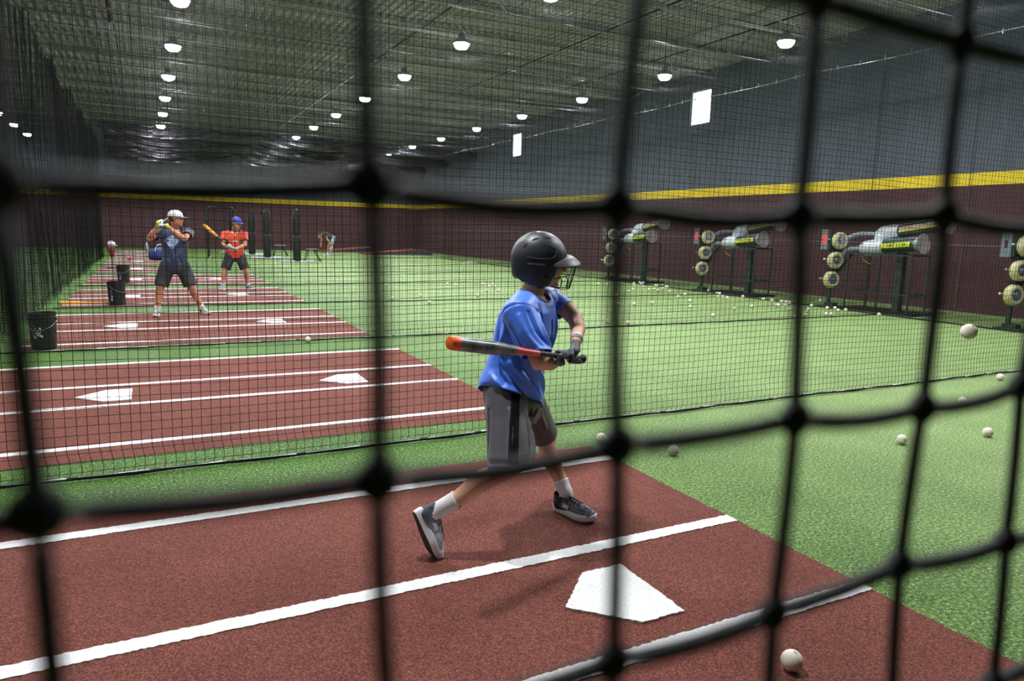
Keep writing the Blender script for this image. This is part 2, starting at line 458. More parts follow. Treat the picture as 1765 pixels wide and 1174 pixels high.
net_panel('divider_net', 'black mesh dividing net hanging between the navy and orange men', 13.75, NX0, NX1, NETZ, 0.054, 0.0013, 8, wave=0.03, segx=.5, segz=.5)
net_panel('divider_net', 'black mesh dividing net hanging just behind the man in orange', 18.3, NX0, NX1, NETZ, 0.07, 0.0013, 9, wave=0.03, segx=.8, segz=.8)
net_panel('divider_net', 'black mesh dividing net in front of the far pitching screens', 22.9, NX0, NX1, NETZ, 0.08, 0.0014, 12, wave=0.03, segx=1, segz=1)

def side_net(name, label, X, y0, y1, z1, sp, r, seed, pleat=0.0, pl=0.45, skirt=0.0, seg=0.35, scal=0.0, bay=3.85, y_off=0):
    rr = random.Random(seed); ph = [rr.uniform(0, 6.28) for _ in range(8)]
    def top(y):
        if not scal: return z1
        u = ((y-y_off)/bay) % 1.0
        return z1 - scal*4*u*(1-u)
    def P(y, t):
        z = t*top(y)
        fade = 0.35+0.65*(1-t)
        dx = pleat*fade*(math.sin(2*PI*y/pl+ph[0]+0.5*math.sin(y))+0.5*math.sin(2*PI*y/(pl*0.43)+ph[1]))+0.03*math.sin(0.8*y+ph[2]+z)
        if skirt and z < skirt: dx += -0.10*(1-z/skirt)*(1+0.5*math.sin(3*y))
        dz = 0.012*math.sin(1.3*y+ph[3]+z)*min(1, z)
        return (X+dx, y+0.008*math.sin(2*z+y), max(0.004, z+dz))
    mb = MB(); ny = int((y1-y0)/sp); nz = int(z1/sp); kz = max(5, int(z1/0.4)); ky = int((y1-y0)/seg)
    for i in range(ny+1):
        y = y0+i*sp; twine(mb, [P(y, j/kz) for j in range(kz+1)], r)
    for j in range(1, nz+1):
        t_ = j/nz; twine(mb, [P(y0+(y1-y0)*i/ky, t_) for i in range(ky+1)], r)
    t = thing(name, label, 'net'); mb.build('mesh_netting', NET, t)
    return t, P
rt, RP = side_net('end_net', 'fine black mesh net in front of the pitching machines and windowed wall', NX1, 0.2, 33.5, 5.1, 0.032, 0.0016, 21, pleat=0.012, pl=1.3, skirt=0.35, seg=0.4)
cb = MB(); cb.tube([(NX1, 0.2+33.3*i/60, 5.1-0.05*abs(math.sin(PI*(0.2+33.3*i/60)/3.85))) for i in range(61)], 0.011, 6)
cb.build('top_cable', CABLE, rt, True)
y = 1.0; hk = None
while y < 33:
    if hk is None: hk = MB().tube([(0, 0, 0.03), (.01, 0, -0.06)], 0.012, 5).build('snap_hook', STEEL, rt); h_ = hk
    else: h_ = hk.copy(); col.objects.link(h_)
    h_.location = (NX1, y, 5.10); y += 0.55
MB().tube([(NX1-.10, 0.2+33.3*i/90, 0.02) for i in range(91)], 0.014, 6).build('hem_rope', NETF, rt, True)
lt, LP = side_net('side_net', 'heavy pleated black net closing the left side of the lanes', NX0, 5.0, 34.0, 4.95, 0.035, 0.0022, 31, pleat=0.07, pl=0.62, seg=0.09, scal=0.35, y_off=3.35)

# overhead net over the lanes with its cross cables
oh = thing('overhead_net', 'black mesh overhead net sagging between bright cross cables', 'net')
CROSS = [3.9, 7.7, 11.5, 15.3, 19.1, 22.9, 26.7, 30.5]
def OZ(x, y):
    u = ((y-3.9)/3.8) % 1.0
    return 5.14-0.16*4*u*(1-u)*(0.7+0.3*math.sin(0.9*x))
mb = MB(); sp = 0.1
y = 0.3
while y < 33.5:
    twine(mb, [(x_, y, OZ(x_, y)) for x_ in [NX0+(NX1-NX0)*i/12 for i in range(13)]], 0.0013); y += sp
x = NX0
while x < NX1:
    twine(mb, [(x, y_, OZ(x, y_)) for y_ in [0.3+33.2*i/52 for i in range(53)]], 0.0013); x += sp
mb.build('mesh_netting', NET, oh)
for y in CROSS:
    MB().tube([(NX0, y, 5.15), (NX1, y, 5.15)], 0.010, 6).build('cross_cable', CABLE, oh, True)
    for x in (1.9, 6.1, 10.4): MB().tube([(x, y, 5.15), (x, y, 5.84)], 0.008, 5).build('hanger_rod', CABLE, oh, True)

# foreground net the photographer looks through: 45 mm knotted rope mesh
fg = thing('near_net', 'thick knotted black rope net close in front of the viewer, out of focus', 'net')
FY, SP = 0.11, 0.0478
def NP(i, j):
    x = 0.0312+SP*i - 0.0016*(j) * (1 if i > 2 else 0.3) ; z = 1.48+0.0055-0.0466*j
    if j == -1: z = 1.48+0.049
    x += 0.0012*math.sin(3.1*i+1.7*j); z += 0.0012*math.sin(2.3*i+2.9*j+1)
    if j >= 1: x = 0.0315+0.0478*i+0.0012*j
    return Vector((x, FY+0.0015*math.sin(1.3*i+2.1*j), z))
rr = random.Random(2)
mb = MB()
I0, I1, J0, J1 = -3, 7, -4, 6
def sag(a, b, dz, dx=0, n=8):
    return [a+(b-a)*(k/n)+Vector((dx, 0, -dz))*4*(k/n)*(1-k/n) for k in range(n+1)]
for j in range(J0, J1+1):
    for i in range(I0, I1):
        mb.tube(sag(NP(i, j), NP(i+1, j), 0.0016*rr.uniform(.3, 1.3)), 0.0022, 8)
for i in range(I0, I1+1):
    for j in range(J0, J1):
        mb.tube(sag(NP(i, j), NP(i, j+1), 0, 0.0008*rr.uniform(-1, 1)), 0.0017, 8)
for i in range(I0, I1+1):
    for j in range(J0, J1+1):
        p = NP(i, j)
        mb.ell(p, (0.0042, 0.0034, 0.0045), n=12)
        mb.tube([p+Vector((0.0034*math.cos(a), -0.0005, 0.0032*math.sin(a))) for a in [k*PI/5 for k in range(10)]], 0.0013, 6, closed=True)
mb.build('rope_mesh', NETF, fg, True)

# ---------------------------------------------------------------- lamps
HOUS = mat('lamp_housing', srgb(150, 152, 150), rough=0.4, metal=0.3)
LENS = mat('lamp_lens', srgb(255, 255, 255), rough=0.3, emit=(0.93, 0.97, 1.0, 1), es=60.0)
def make_lamp():
    t = thing('high_bay_lamp', 'x', 'lamp', group='high-bay lamps')
    MB().lathe([(0.03, 0.22), (0.07, 0.21), (0.08, 0.12), (0.15, 0.08), (0.19, 0.02), (0.19, 0.0), (0.17, 0.0), (0.165, 0.012)], 20, cap=False).build('housing', HOUS, t, True)
    MB().tube([(0, 0, 0.2), (0, 0, 1.11)], 0.007, 6).build('hanger', BLACKM, t)
    MB().lathe([(0.163, 0.0), (0.155, -0.05), (0.11, -0.10), (0.01, -0.12)], 20).build('lens', LENS, t, True)
    return t
lamp0 = make_lamp(); first = True
ROWS = [(-4.9, 'white lamp glowing beyond the left side netting')] + list(zip(ROW_X, ('white high-bay lamp in the left row of lamps', 'white high-bay lamp in the middle row of lamps', 'white high-bay lamp in the right row of lamps')))
for xr, lab in ROWS:
    for i, y in enumerate(LAMP_Y):
        vis = y > 12
        if first: L_ = lamp0; first = False
        else: L_ = copy_tree(lamp0)
        L_.location = (xr, y, LAMP_Z)
        L_['label'] = lab+', '+ORD[len(LAMP_Y)-1-i]+' the far wall'; L_['group'] = {-4.9: 'lamps beyond the side net', 0.72: 'left row of lamps', 6.25: 'middle row of lamps', 11.8: 'right row of lamps'}[xr]
        ld = bpy.data.lights.new('lamp_light', 'AREA'); ld.shape = 'DISK'; ld.size = 0.3; ld.energy = LAMP_W*(0.3 if xr < -1 else 1.0)*(0.45 if i > 8 else 1.0)
        ld.color = (0.95, 0.98, 1.0)
        lo = bpy.data.objects.new('lamp_light', ld); col.objects.link(lo); lo.parent = L_; lo.location = (0, 0, -0.14)
        # the domed diffuser also throws light sideways
        pd = bpy.data.lights.new('lamp_glow', 'POINT'); pd.shadow_soft_size = 0.1; pd.energy = ld.energy*0.22; pd.color = ld.color
        po = bpy.data.objects.new('lamp_glow', pd); col.objects.link(po); po.parent = L_; po.location = (0, 0, -0.25)

# ---------------------------------------------------------------- black vinyl curtains bunched up under the roof at the back
VINYL = mat('black_vinyl', srgb(40, 39, 45), rough=0.38, spec=0.8)
def drape(y, x0, x1, z0, z1, label, seed):
    rr = random.Random(seed)
    mb = MB(); nx, nz = 420, 26
    sw = [(rr.uniform(x0, x1), rr.uniform(1.0, 2.4)) for _ in range(6)]
    sw[0] = (1.0, 1.5); sw[1] = (6.8, 1.6)
    vs = []
    for i in range(nx+1):
        x = x0+(x1-x0)*i/nx
        s_ = sum(math.exp(-((x-c)/wd)**2) for c, wd in sw)
        for j in range(nz+1):
            t = j/nz
            z = z1+(z0-z1)*t - 0.07*s_*t*t
            f = 0.0
            for c, wd in sw:      # swags: curved folds that hang between two gathering points
                u = (x-c)/wd
                f += math.exp(-u*u*1.2)*0.085*math.sin(15*(t+0.32*u*u)+c*3)
            f += 0.035*math.sin(2.6*x+3*t+seed)+0.05*noise.noise(Vector((x*2.2, t*3, seed)))
            vs.append((x, y-0.10*math.sin(PI*t)-f, z))
    fs = [(i*(nz+1)+j, (i+1)*(nz+1)+j, (i+1)*(nz+1)+j+1, i*(nz+1)+j+1) for i in range(nx) for j in range(nz)]
    mb.add(vs, fs)
    o = mb.build('bunched_curtain', VINYL, None, True)
    so = o.modifiers.new('thick', 'SOLIDIFY'); so.thickness = 0.03; so.offset = 1
    tag(o, label, 'curtain')
    for k in range(6):
        x = x0+0.6+(x1-x0-1.2)*k/5; MB().tube([(x, y-.02, z1-.06), (x, y-.02, ZC-.03)], .012, 6).build('hanging_strap', VINYL, o, True)
drape(34.9, -1.6, 15.6, 5.12, 5.52, 'nearest bunched black curtain under the roof, reaching furthest right', 1)
drape(39.0, -1.6, 15.6, 4.97, 5.45, 'middle bunched black curtain under the roof at the back', 2)
drape(43.0, -1.6, 15.6, 4.72, 5.35, 'lowest and furthest bunched black curtain under the roof', 3)
# ---------------------------------------------------------------- baseballs
BALLM = mat('baseball_leather', srgb(238, 230, 214), rough=0.6, noise_s=18, noise_c=srgb(206, 196, 178), noise_f=0.5)
SEAM = mat('seam_thread', srgb(130, 62, 50), rough=0.7)
def seam_pts(n=60, r=0.0368):
    out = []
    for i in range(n):
        t = 2*PI*i/n; a = 0.44
        x = math.cos(t)*(1-a)+a*math.cos(3*t); y = math.sin(t)*(1-a)-a*math.sin(3*t); z = 2*math.sqrt(a*(1-a))*math.cos(2*t)
        out.append(Vector((x, y, z)).normalized()*r)
    return out
def make_ball(hi):
    o = MB().ell((0, 0, 0), 0.037, n=28 if hi else 12).build('baseball', BALLM, None, True)
    if hi: MB().tube(seam_pts(), 0.0011, 5, closed=True).build('seam', SEAM, o, True)
    return o
bh = make_ball(True); bl = make_ball(False)
nh = nl = 0
def put_ball(x, y, z, lab, grp=None, hi=False, rot=(0, 0, 0)):
    global nh, nl
    if hi: o = bh if nh == 0 else copy_tree(bh); nh += 1
    else: o = bl if nl == 0 else copy_tree(bl); nl += 1
    o.location = (x, y, z); o.rotation_euler = rot; tag(o, lab, 'ball', grp); return o
put_ball(1.916, 1.542, .040, 'large scuffed baseball in the foreground on the red turf below the home plate', hi=True, rot=(.4, .9, .2))
put_ball(2.821, 4.041, .037, 'baseball on the green turf just past the top corner of the boy\'s lane', hi=True, rot=(1, .3, .5))
put_ball(3.12, 3.613, .037, 'dirty baseball on the green turf to the right of the boy\'s lane corner', hi=True, rot=(.1, 1.2, .9))
put_ball(4.894, 3.169, .037, 'clean baseball lying on open turf, left of the two beside each other at right', hi=True, rot=(1.5, .2, .3))
put_ball(5.74, 3.037, .037, 'baseball with visible seam lying on open turf at far right', hi=True, rot=(.6, .1, 1.9))
put_ball(6.658, 3.777, .037, 'dark dirty baseball on turf below the hem of the nearest dividing net', hi=True, rot=(.7, .8, .1))
put_ball(8.283, 4.333, .037, 'small white baseball by the hem of the nearest dividing net at far right', hi=True)
put_ball(1.774, 9.144, .037, 'lone baseball on the green strip behind the empty second lane')
put_ball(3.505, 2.0, 1.06, 'pitched baseball flying through the air towards the boy', hi=True, rot=(.3, .3, 1))
BALLS = [(5.31, 17.36), (4.46, 14.12), (5.28, 14.67), (4.94, 13.22), (7.07, 17.57), (7.19, 17.28), (8.05, 17.45), (7.93, 16.77), (8.33, 17.4), (8.03, 16.66), (7.3, 15.59), (7.6, 15.55), (6.52, 14.39), (11.53, 17.05), (11.67, 16.78), (12.8, 17.04), (12.26, 16.28), (11.45, 15.28), (10.87, 14.67), (9.95, 13.91), (8.78, 12.21), (9.03, 11.98), (13.26, 17.37), (13.28, 17.22), (13.23, 16.99), (12.42, 16.12), (11.88, 15.15), (12.12, 15.23), (11.95, 14.86), (13.04, 16.25), (13.16, 16.32), (13.32, 16.36), (12.57, 15.41), (13.17, 15.84), (13.24, 15.77), (11.95, 14.4), (11.24, 13.2), (11.9, 13.74), (9.59, 12.1), (10.81, 12.31), (9.93, 11.27), (13.37, 14.51), (13.0, 13.78), (13.02, 13.7), (12.24, 12.94), (12.37, 12.91), (12.3, 12.68), (9.25, 9.87), (6.75, 9.65), (6.99, 9.41), (12.29, 12.68), (13.16, 12.91), (10.61, 10.72), (11.33, 10.95), (13.1, 12.25), (12.94, 11.89), (13.14, 11.99), (13.15, 11.7), (13.08, 11.57), (12.97, 11.41), (12.16, 11.04), (12.14, 10.96), (12.37, 10.99), (11.79, 10.37), (10.76, 9.3), (12.96, 10.8), (11.78, 9.94), (12.12, 10.18), (11.23, 9.49), (14.23, 11.62), (14.73, 11.32), (12.85, 10.3), (13.17, 10.25), (12.71, 9.92), (12.97, 9.94), (11.78, 9.46), (11.86, 9.4), (12.87, 9.1)]
for x, y in BALLS:
    if x > 13.25: z = ('ball lying behind the end net among the machine stands', 'balls behind the end net')
    elif x < 9.2 and y > 13: z = ('white baseball scattered on the open field left of the boy\'s helmet', 'balls scattered on the left field')
    elif x > 12.6: z = ('white baseball gathered along the foot of the end net', 'balls along the end net')
    else: z = ('white baseball scattered on the open turf short of the end net', 'balls scattered on the right field')
    if 13.05 < x <= 13.25: x = 13.03
    put_ball(x, y, .037, z[0], z[1], rot=(x, y, 0))

# ---------------------------------------------------------------- buckets of balls
BUCK = mat('black_bucket_plastic', srgb(24, 23, 23), rough=0.45, noise_s=12, noise_c=srgb(32, 30, 30))
def decal(parent, name, m, R, polys, top=None):
    """marks printed on the curved wall: polys of (angle, z) wrapped at the wall's radius"""
    mb = MB()
    for poly in polys:
        n = len(poly); 
        vs = [(R(z)*math.cos(a), R(z)*math.sin(a), z) for a, z in poly]
        mb.add(vs, [tuple(range(n))])
    return mb.build(name, m, parent)
def strokes(path, wd):
    out = []
    for (a0, z0), (a1, z1) in zip(path[:-1], path[1:]):
        d = Vector((a1-a0, z1-z0)); n = Vector((-d.y, d.x)).normalized()*wd/2
        out.append([(a0+n.x, z0+n.y), (a1+n.x, z1+n.y), (a1-n.x, z1-n.y), (a0-n.x, z0-n.y)])
    return out
def bucket(x, y, lab, kind, r=0.145, h=0.40, rz=0.0, ha=0.0):
    t = thing('bucket', lab, 'bucket', (x, y, 0.008), rz)
    rb = r*0.9
    b = MB().lathe([(0.0, 0.0), (rb-.008, 0.0), (rb, 0.006), (r*.985, h-0.09), (r+.006, h-0.09), (r+.006, h-0.083), (r*.99, h-0.083), (r*.99, h-0.05), (r+.007, h-0.05), (r+.007, h-0.043), (r, h-0.04), (r+.001, h-.008), (r+.006, h-0.006), (r+.006, h), (r-.004, h), (r-.006, h-.02), (rb-.006, 0.01), (0.0, 0.01)], 40, cap=False).build('shell', BUCK, t, True)
    auto_smooth(b, 40)
    hd = []
    for k in range(25):
        a = PI*k/24
        hd.append(Vector(((r+.014)*math.cos(a), -(r+.012)*math.sin(a)*0.99, h-0.075-0.115*math.sin(a))))
    o = MB().tube(hd, 0.003, 6).build('handle', STEEL, t, True); o.rotation_euler = (0, 0, ha)
    for s_ in (-1, 1): MB().ell((s_*(r+.006)*math.cos(ha), s_*(r+.006)*math.sin(ha), h-.075), (.014, .014, .014), n=10).build('handle_ear', BUCK, t, True)
    R = lambda z: rb+(r-rb)*z/h+0.0022
    F = -PI/2
    if kind == 'letters':
        decal(t, 'white_lettering', mat('decal_white', srgb(190, 200, 210), rough=0.5), R,
              strokes([(F-.95, .235), (F-.95, .20)], .02)+strokes([(F-.95, .238), (F-.45, .242), (F-.30, .19), (F-.15, .245), (F-.02, .24)], .02)+strokes([(F-.25, .19), (F-.05, .195), (F-.02, .24)], .016)
              +strokes([(F-.75, .21), (F-.7, .165), (F-.5, .135), (F-.35, .16)], .026)+strokes([(F-.5, .19), (F-.2, .165), (F+.08, .15)], .024))
        decal(t, 'green_leaf', mat('decal_green', srgb(40, 130, 50), rough=0.5), R, [[(F-.7, .252), (F-.25, .252), (F-.35, .275), (F-.6, .28)]])
        decal(t, 'orange_leaf', mat('decal_orange', srgb(160, 88, 30), rough=0.5), R, [[(F-1.0, .255), (F-.82, .265), (F-.68, .305), (F-.85, .30)]])
    else:
        ring = lambda q, wd: strokes([(F-.8+q*2.6*math.cos(a), .205+q*math.sin(a)) for a in [(-1.3+k*2.6/8) for k in range(9)]], wd)
        decal(t, 'arc_logo', mat('decal_blue', srgb(150, 176, 190), rough=0.5), R, ring(.03, .014)+ring(.055, .012)+ring(.075, .008))
        decal(t, 'badge_foot', mat('decal_blue', srgb(150, 176, 190)), R, [[(F-.85, .12), (F-.6, .12), (F-.55, .095), (F-.6, .07), (F-.8, .07)], [(F-.75, .16), (F-.5, .16), (F-.55, .13), (F-.75, .13)]])
    return t
bucket(-1.11, 9.55, 'large black bucket with white lettering and a green leaf mark at far left', 'letters', 0.14, 0.41, 0.0, -0.25)
bucket(-.53, 14.25, 'black bucket with a pale arc logo standing beside the orange bat', 'arc', 0.142, 0.41, 0.15, 0.7)
bucket(-.55, 19.35, 'smaller looking black bucket with arc logo behind the first arc bucket', 'arc', 0.142, 0.41, 0.15, -0.6)

# ---------------------------------------------------------------- bats
def bat_mesh(parts, prof, M, parent=None):
    for nm, a, b, m in parts:
        seg = [p for p in prof if a-1e-6 <= p[1] <= b+1e-6]
        o = MB().lathe(seg, 24, M).build(nm, m, parent, True); auto_smooth(o, 50)
def bat_profile(L, rb, rh):
    return [(0.002, 0.0), (rh*1.75, 0.003), (rh*1.85, 0.010), (rh*1.3, 0.020), (rh, 0.03), (rh, 0.15), (rh, 0.30), (rh*1.02, 0.301), (rh*1.25, L*.48), (rh*1.8, L*.56), (rb*.92, L*.64), (rb, L*.70), (rb, L*.701), (rb, L-.045), (rb, L-.0449), (rb*1.0, L-.02), (rb*.86, L-.004), (0.002, L)]
def axis_matrix(a, b):
    d = (Vector(b)-Vector(a)).normalized(); x, y, z = frame(d)
    M = Matrix((x, y, z)).transposed().to_4x4(); return M
def bat(name, label, knob, tip, L, cols, rb=0.033, rh=0.0125):
    knob = Vector(knob); d = (Vector(tip)-knob).normalized()
    t = thing(name, label, 'bat', knob)
    M = axis_matrix((0, 0, 0), d); pf = bat_profile(L, rb, rh)
    cuts = [0, .30, L*.56, L-.045, L]
    for i, nm in enumerate(('grip', 'taper', 'barrel', 'end_cap')):
        seg = [p for p in pf if cuts[i]-1e-6 <= p[1] <= cuts[i+1]+1e-6]
        if i == 1: seg = [p for p in pf if .2999 <= p[1] <= L*.5601]
        o = MB().lathe(seg, 24, M).build(nm, cols[i], t, True); auto_smooth(o, 50)
    return t, M
YBAT = mat('yellow_bat', srgb(236, 164, 52), rough=0.35, noise_s=6, noise_c=srgb(222, 148, 40))
a = (-1.02, 14.2, .04); 
bat('baseball_bat', 'orange-yellow bat lying on the red turf left of the middle bucket', (-.62, 14.42, .026), (-1.2, 14.36, .036), .78, [YBAT]*4, rb=.034)

# ---------------------------------------------------------------- pitching machines along the end wall
TYRE = mat('tyre_cream', srgb(226, 218, 172), rough=0.8, noise_s=25, noise_c=srgb(196, 188, 140), bump=0.3, bump_s=120)
TYEL = mat('tyre_yellow', srgb(216, 204, 60), rough=0.75)
HUB = mat('hub_metal', srgb(176, 182, 196), rough=0.3, metal=0.7)
DGRN = mat('dark_green_enamel', srgb(24, 58, 42), rough=0.4, coat=0.3)
WPLS = mat('hopper_alloy', srgb(214, 220, 226), rough=0.35, metal=0.3)
FRAME = mat('frame_green', srgb(38, 54, 50), rough=0.5)
HOSE = mat('hose_grey', srgb(138, 144, 156), rough=0.4)
PANEL = mat('panel_grey', srgb(128, 138, 144), rough=0.5, noise_s=40, noise_c=srgb(104, 114, 120))
RED = mat('red_led', srgb(255, 20, 20), rough=0.4, emit=(1.0, 0.03, 0.03, 1), es=2.2)
LYEL = mat('label_yellow', srgb(222, 222, 44), rough=0.5)
LDK = mat('label_ink', srgb(40, 46, 24), rough=0.5)
LRED = mat('label_red', srgb(178, 122, 112), rough=0.5, noise_s=50, noise_c=srgb(200, 186, 170), noise_f=.15)
DISH = mat('hopper_mesh', srgb(134, 124, 128), rough=0.55, noise_s=120, noise_c=srgb(166, 154, 158), noise_f=.2)
def RY(a): return Matrix.Rotation(a, 4, 'Y')
def tyre(parent, c, axis, r=0.190, w=0.15, m=TYRE):
    M = Matrix.Translation(c) @ axis_matrix((0, 0, 0), axis)
    pf = []
    for k in range(13):
        a = -PI/2+PI*k/12 if False else PI*k/12
        pf.append((r-0.062+0.062*math.sin(a), -w/2*math.cos(a)))
    pf = [(r-.085, -w/2+.012)]+pf+[(r-.085, w/2-.012)]
    o = MB().lathe(pf, 32, M, cap=False).build('tyre', m, parent, True)
    h = MB().lathe([(0.001, -w/2+.02), (.10, -w/2+.026), (.104, -w/2+.01), (.104, w/2-.01), (.10, w/2-.026), (.045, w/2-.03), (.04, w/2+.01), (.001, w/2+.012)], 28, M).build('hub', HUB, o, True); auto_smooth(h, 30)
    bb = MB()
    for k in range(5):
        q = Vector((0.07*math.cos(k*1.257), .07*math.sin(k*1.257), w/2-.028)); bb.ell(M @ q, .010, n=8)
        q = Vector((0.07*math.cos(k*1.257), .07*math.sin(k*1.257), -w/2+.028)); bb.ell(M @ q, .010, n=8)
    bb.build('lug_bolts', BLACKM, o, True)
    return o
def machine(x, y, lab, red):
    """origin on the turf under the wheel column; machine throws towards -X, hoppers trail towards -Y"""
    t = thing('pitching_machine', lab, 'pitching machine', (x, y, 0.004))
    # wheel column
    f = MB(); f.box((-.16, -.22, 0), (.16, .22, .03)); f.box((-.08, -.12, .03), (.08, .12, .10)); f.bar((0, .06, .05), (.0, .06, 1.5), .07, .05); f.bar((-.02, .0, .42), (-.02, .12, .42), .05); f.build('pedestal', FRAME, t)
    ax = Vector((-.22, -1, .05)).normalized()
    for i, (dx, dz, dy) in enumerate(((.035, 1.455, -.04), (.0, 1.03, .0), (-.05, .605, .02))):
        tyre(t, Vector((dx, dy-.02, dz)), ax, m=TYRE)
        st = MB(); st.tube([(dx-.22, dy+.08, dz+.02), (dx, dy+.06, dz+.02)], .016, 8); st.ell((dx-.23, dy+.08, dz+.02), .024, n=10); st.build('motor_stud', HUB, t, True)
    yl = MB(); yl.lathe([(.190-.062+.0645*math.sin(q), -.077*math.cos(q)) for q in (.35, .6, .85, 1.1, 1.3)], 32, Matrix.Translation((-.05, .0, .605)) @ axis_matrix((0, 0, 0), ax), cap=False)
    yl.build('yellow_band', TYEL, t, True)
    br = MB()
    for dz in (1.24, .82): br.box((-.10, -.03, dz-.02), (.22, .10, dz+.025)); br.tube([(.02, -.06, dz), (.02, .09, dz)], .03, 10)
    br.bar((.10, .05, .70), (.42, -.2, 1.3), .05); br.build('wheel_bracket', BLACKM, t)
    # read-out panel and its box
    pb = MB().box((-.16, .02, 1.28), (.20, .26, 1.66)).build('control_box', mat('box_dark', srgb(44, 54, 52), rough=.5), t); bevel(pb, .01)
    pn = MB().box((-.185, .07, 1.26), (-.16, .24, 1.70)).build('display_panel', PANEL, t)
    dg = MB()
    # number shown on the read-out
    if red: dg.box((-.192, .125, 1.38), (-.186, .185, 1.60))
    else: dg.box((-.192, .13, 1.42), (-.186, .18, 1.56))
    dg.build('red_readout', RED if red else mat('dim_readout', srgb(60, 30, 34)), pn)
    # hoppers: alloy shoulder, green drum, flared mouth
    for nm, a, b, lb in (('lower', Vector((.26, -.42, 1.30)), Vector((.18, -1.86, 1.44)), 'y'), ('upper', Vector((.48, -.62, 1.60)), Vector((.32, -2.22, 1.84)), 'r')):
        d = (b-a).normalized(); L = (b-a).length
        M = Matrix.Translation(a) @ axis_matrix((0, 0, 0), d)
        g = MB().lathe([(.001, .55), (.135, .55), (.135, L-.12), (.14, L-.10)], 28, M).build('hopper_drum', DGRN, t, True); auto_smooth(g, 40)
        MB().lathe([(.04, -.02), (.10, .03), (.16, .14), (.172, .28), (.168, .44), (.15, .56), (.13, .60)], 28, M).build('alloy_shoulder', WPLS, t, True)
        MB().bar(a+d*.5+Vector((0, 0, .135)), b-d*.1+Vector((0, 0, .135)), .12, .02).build('top_rail', HUB, t)
        fl = MB().lathe([(.14, L-.12), (.15, L-.06), (.17, L-.01), (.205, L+.01), (.208, L+.02), (.196, L+.018)], 36, M, cap=False).build('hopper_mouth', HUB, t, True)
        MB().lathe([(.001, L-.002), (.197, L+.016)], 36, M, cap=False).build('mouth_mesh', DISH, fl, True)
        # printed label on the drum's camera side
        x_, y_, z_ = frame(d)
        side = Vector((-1, 0, 0)); side = (side-d*side.dot(d)).normalized(); upv = d.cross(side); upv = upv if upv.z > 0 else -upv
        def wrap(u, v, e=.002): return a+d*u+side*math.cos(v)*(.135+e)+upv*math.sin(v)*(.135+e)
        def patch(mb, u0, u1, v0, v1, e):
            n = 6; vs = [wrap(u, v0+(v1-v0)*k/n, e) for u in (u0, u1) for k in range(n+1)]
            mb.add(vs, [(k, k+1, n+2+k, n+1+k) for k in range(n)])
        lm = MB()
        if lb == 'y': patch(lm, L-.98, L-.20, -.28, .42, .002)
        else: patch(lm, L-.98, L-.10, -.05, .62, .002)
        lo_ = lm.build('label', LYEL if lb == 'y' else LRED, g)
        if lb == 'y':
            ink = MB(); rr = random.Random(5); u = L-.93
            while u < L-.27:
                wd = rr.uniform(.03, .055)
                patch(ink, u, u+.014, -.14, .30, .004); patch(ink, u, u+wd, rr.choice((.2, .04)), rr.choice((.3, .13)) if False else .28, .004)
                if rr.random() < .6: patch(ink, u+wd-.012, u+wd, -.14, .25, .004)
                u += wd+.022
            ink.build('label_print', LDK, lo_)
        else:
            st = MB(); patch(st, L-1.0, L-.10, -.22, -.06, .003); st.build('label_band', LYEL, g)
    # hoses and their stand
    MB().tube(catmull([(.26, -.46, 1.30), (.24, -.14, 1.27), (.16, -.06, 1.18), (.14, -.02, 1.06)]), [.055+.004*(k % 2) for k in range(19)], 14).build('feed_hose', HOSE, t, True)
    MB().tube(catmull([(.48, -.68, 1.61), (.36, -.30, 1.61), (.24, -.10, 1.52), (.14, 0, 1.40)]), [.05+.004*(k % 2) for k in range(19)], 14).build('feed_hose', HOSE, t, True)
    MB().tube(catmull([(.30, -.42, 1.20), (.26, -.50, 1.08), (.24, -.66, 1.0), (.2, -.74, .99)]), .010, 6).build('yellow_cord', mat('cord_yellow', srgb(206, 160, 50)), t, True)
    MB().ell((.34, -.80, 1.54), (.11, .12, .10), n=16).build('motor_cap', WPLS, t, True)
    fr = MB()
    for (px, py) in ((.06, -.30), (.06, -1.05), (.06, -1.75), (.62, -.40), (.62, -1.75)): fr.bar((px, py, 0), (px, py, 1.22), .032)
    for z in (1.20, .40): fr.bar((.06, -.30, z), (.06, -1.75, z), .03); fr.bar((.62, -.40, z), (.62, -1.75, z), .03); fr.bar((.06, -.30, z), (.62, -.40, z), .03); fr.bar((.06, -1.75, z), (.62, -1.75, z), .03)
    fr.bar((.06, -.6, .40), (.5, -1.6, .42), .05); fr.build('stand_frame', FRAME, t)
    MB().box((.28, -1.40, .02), (.42, -1.26, 1.25)).build('lift_column', FRAME, t)
    sk = MB(); sk.box((-.02, -1.9, 0), (.72, -.25, .04)); sk.build('base_skid', BLACKM, t)
    return t
machine(13.46, 10.72, 'three-wheeled green pitching machine with fully lit red read-out, nearest whole one', True)
machine(13.46, 14.85, 'three-wheeled green pitching machine with red read-out, second from the right edge', True)
machine(13.46, 19.25, 'three-wheeled green pitching machine with unlit panel, furthest from the viewer', False)
machine(13.46, 6.98, 'three-wheeled pitching machine cut off by the right edge of the view', False)

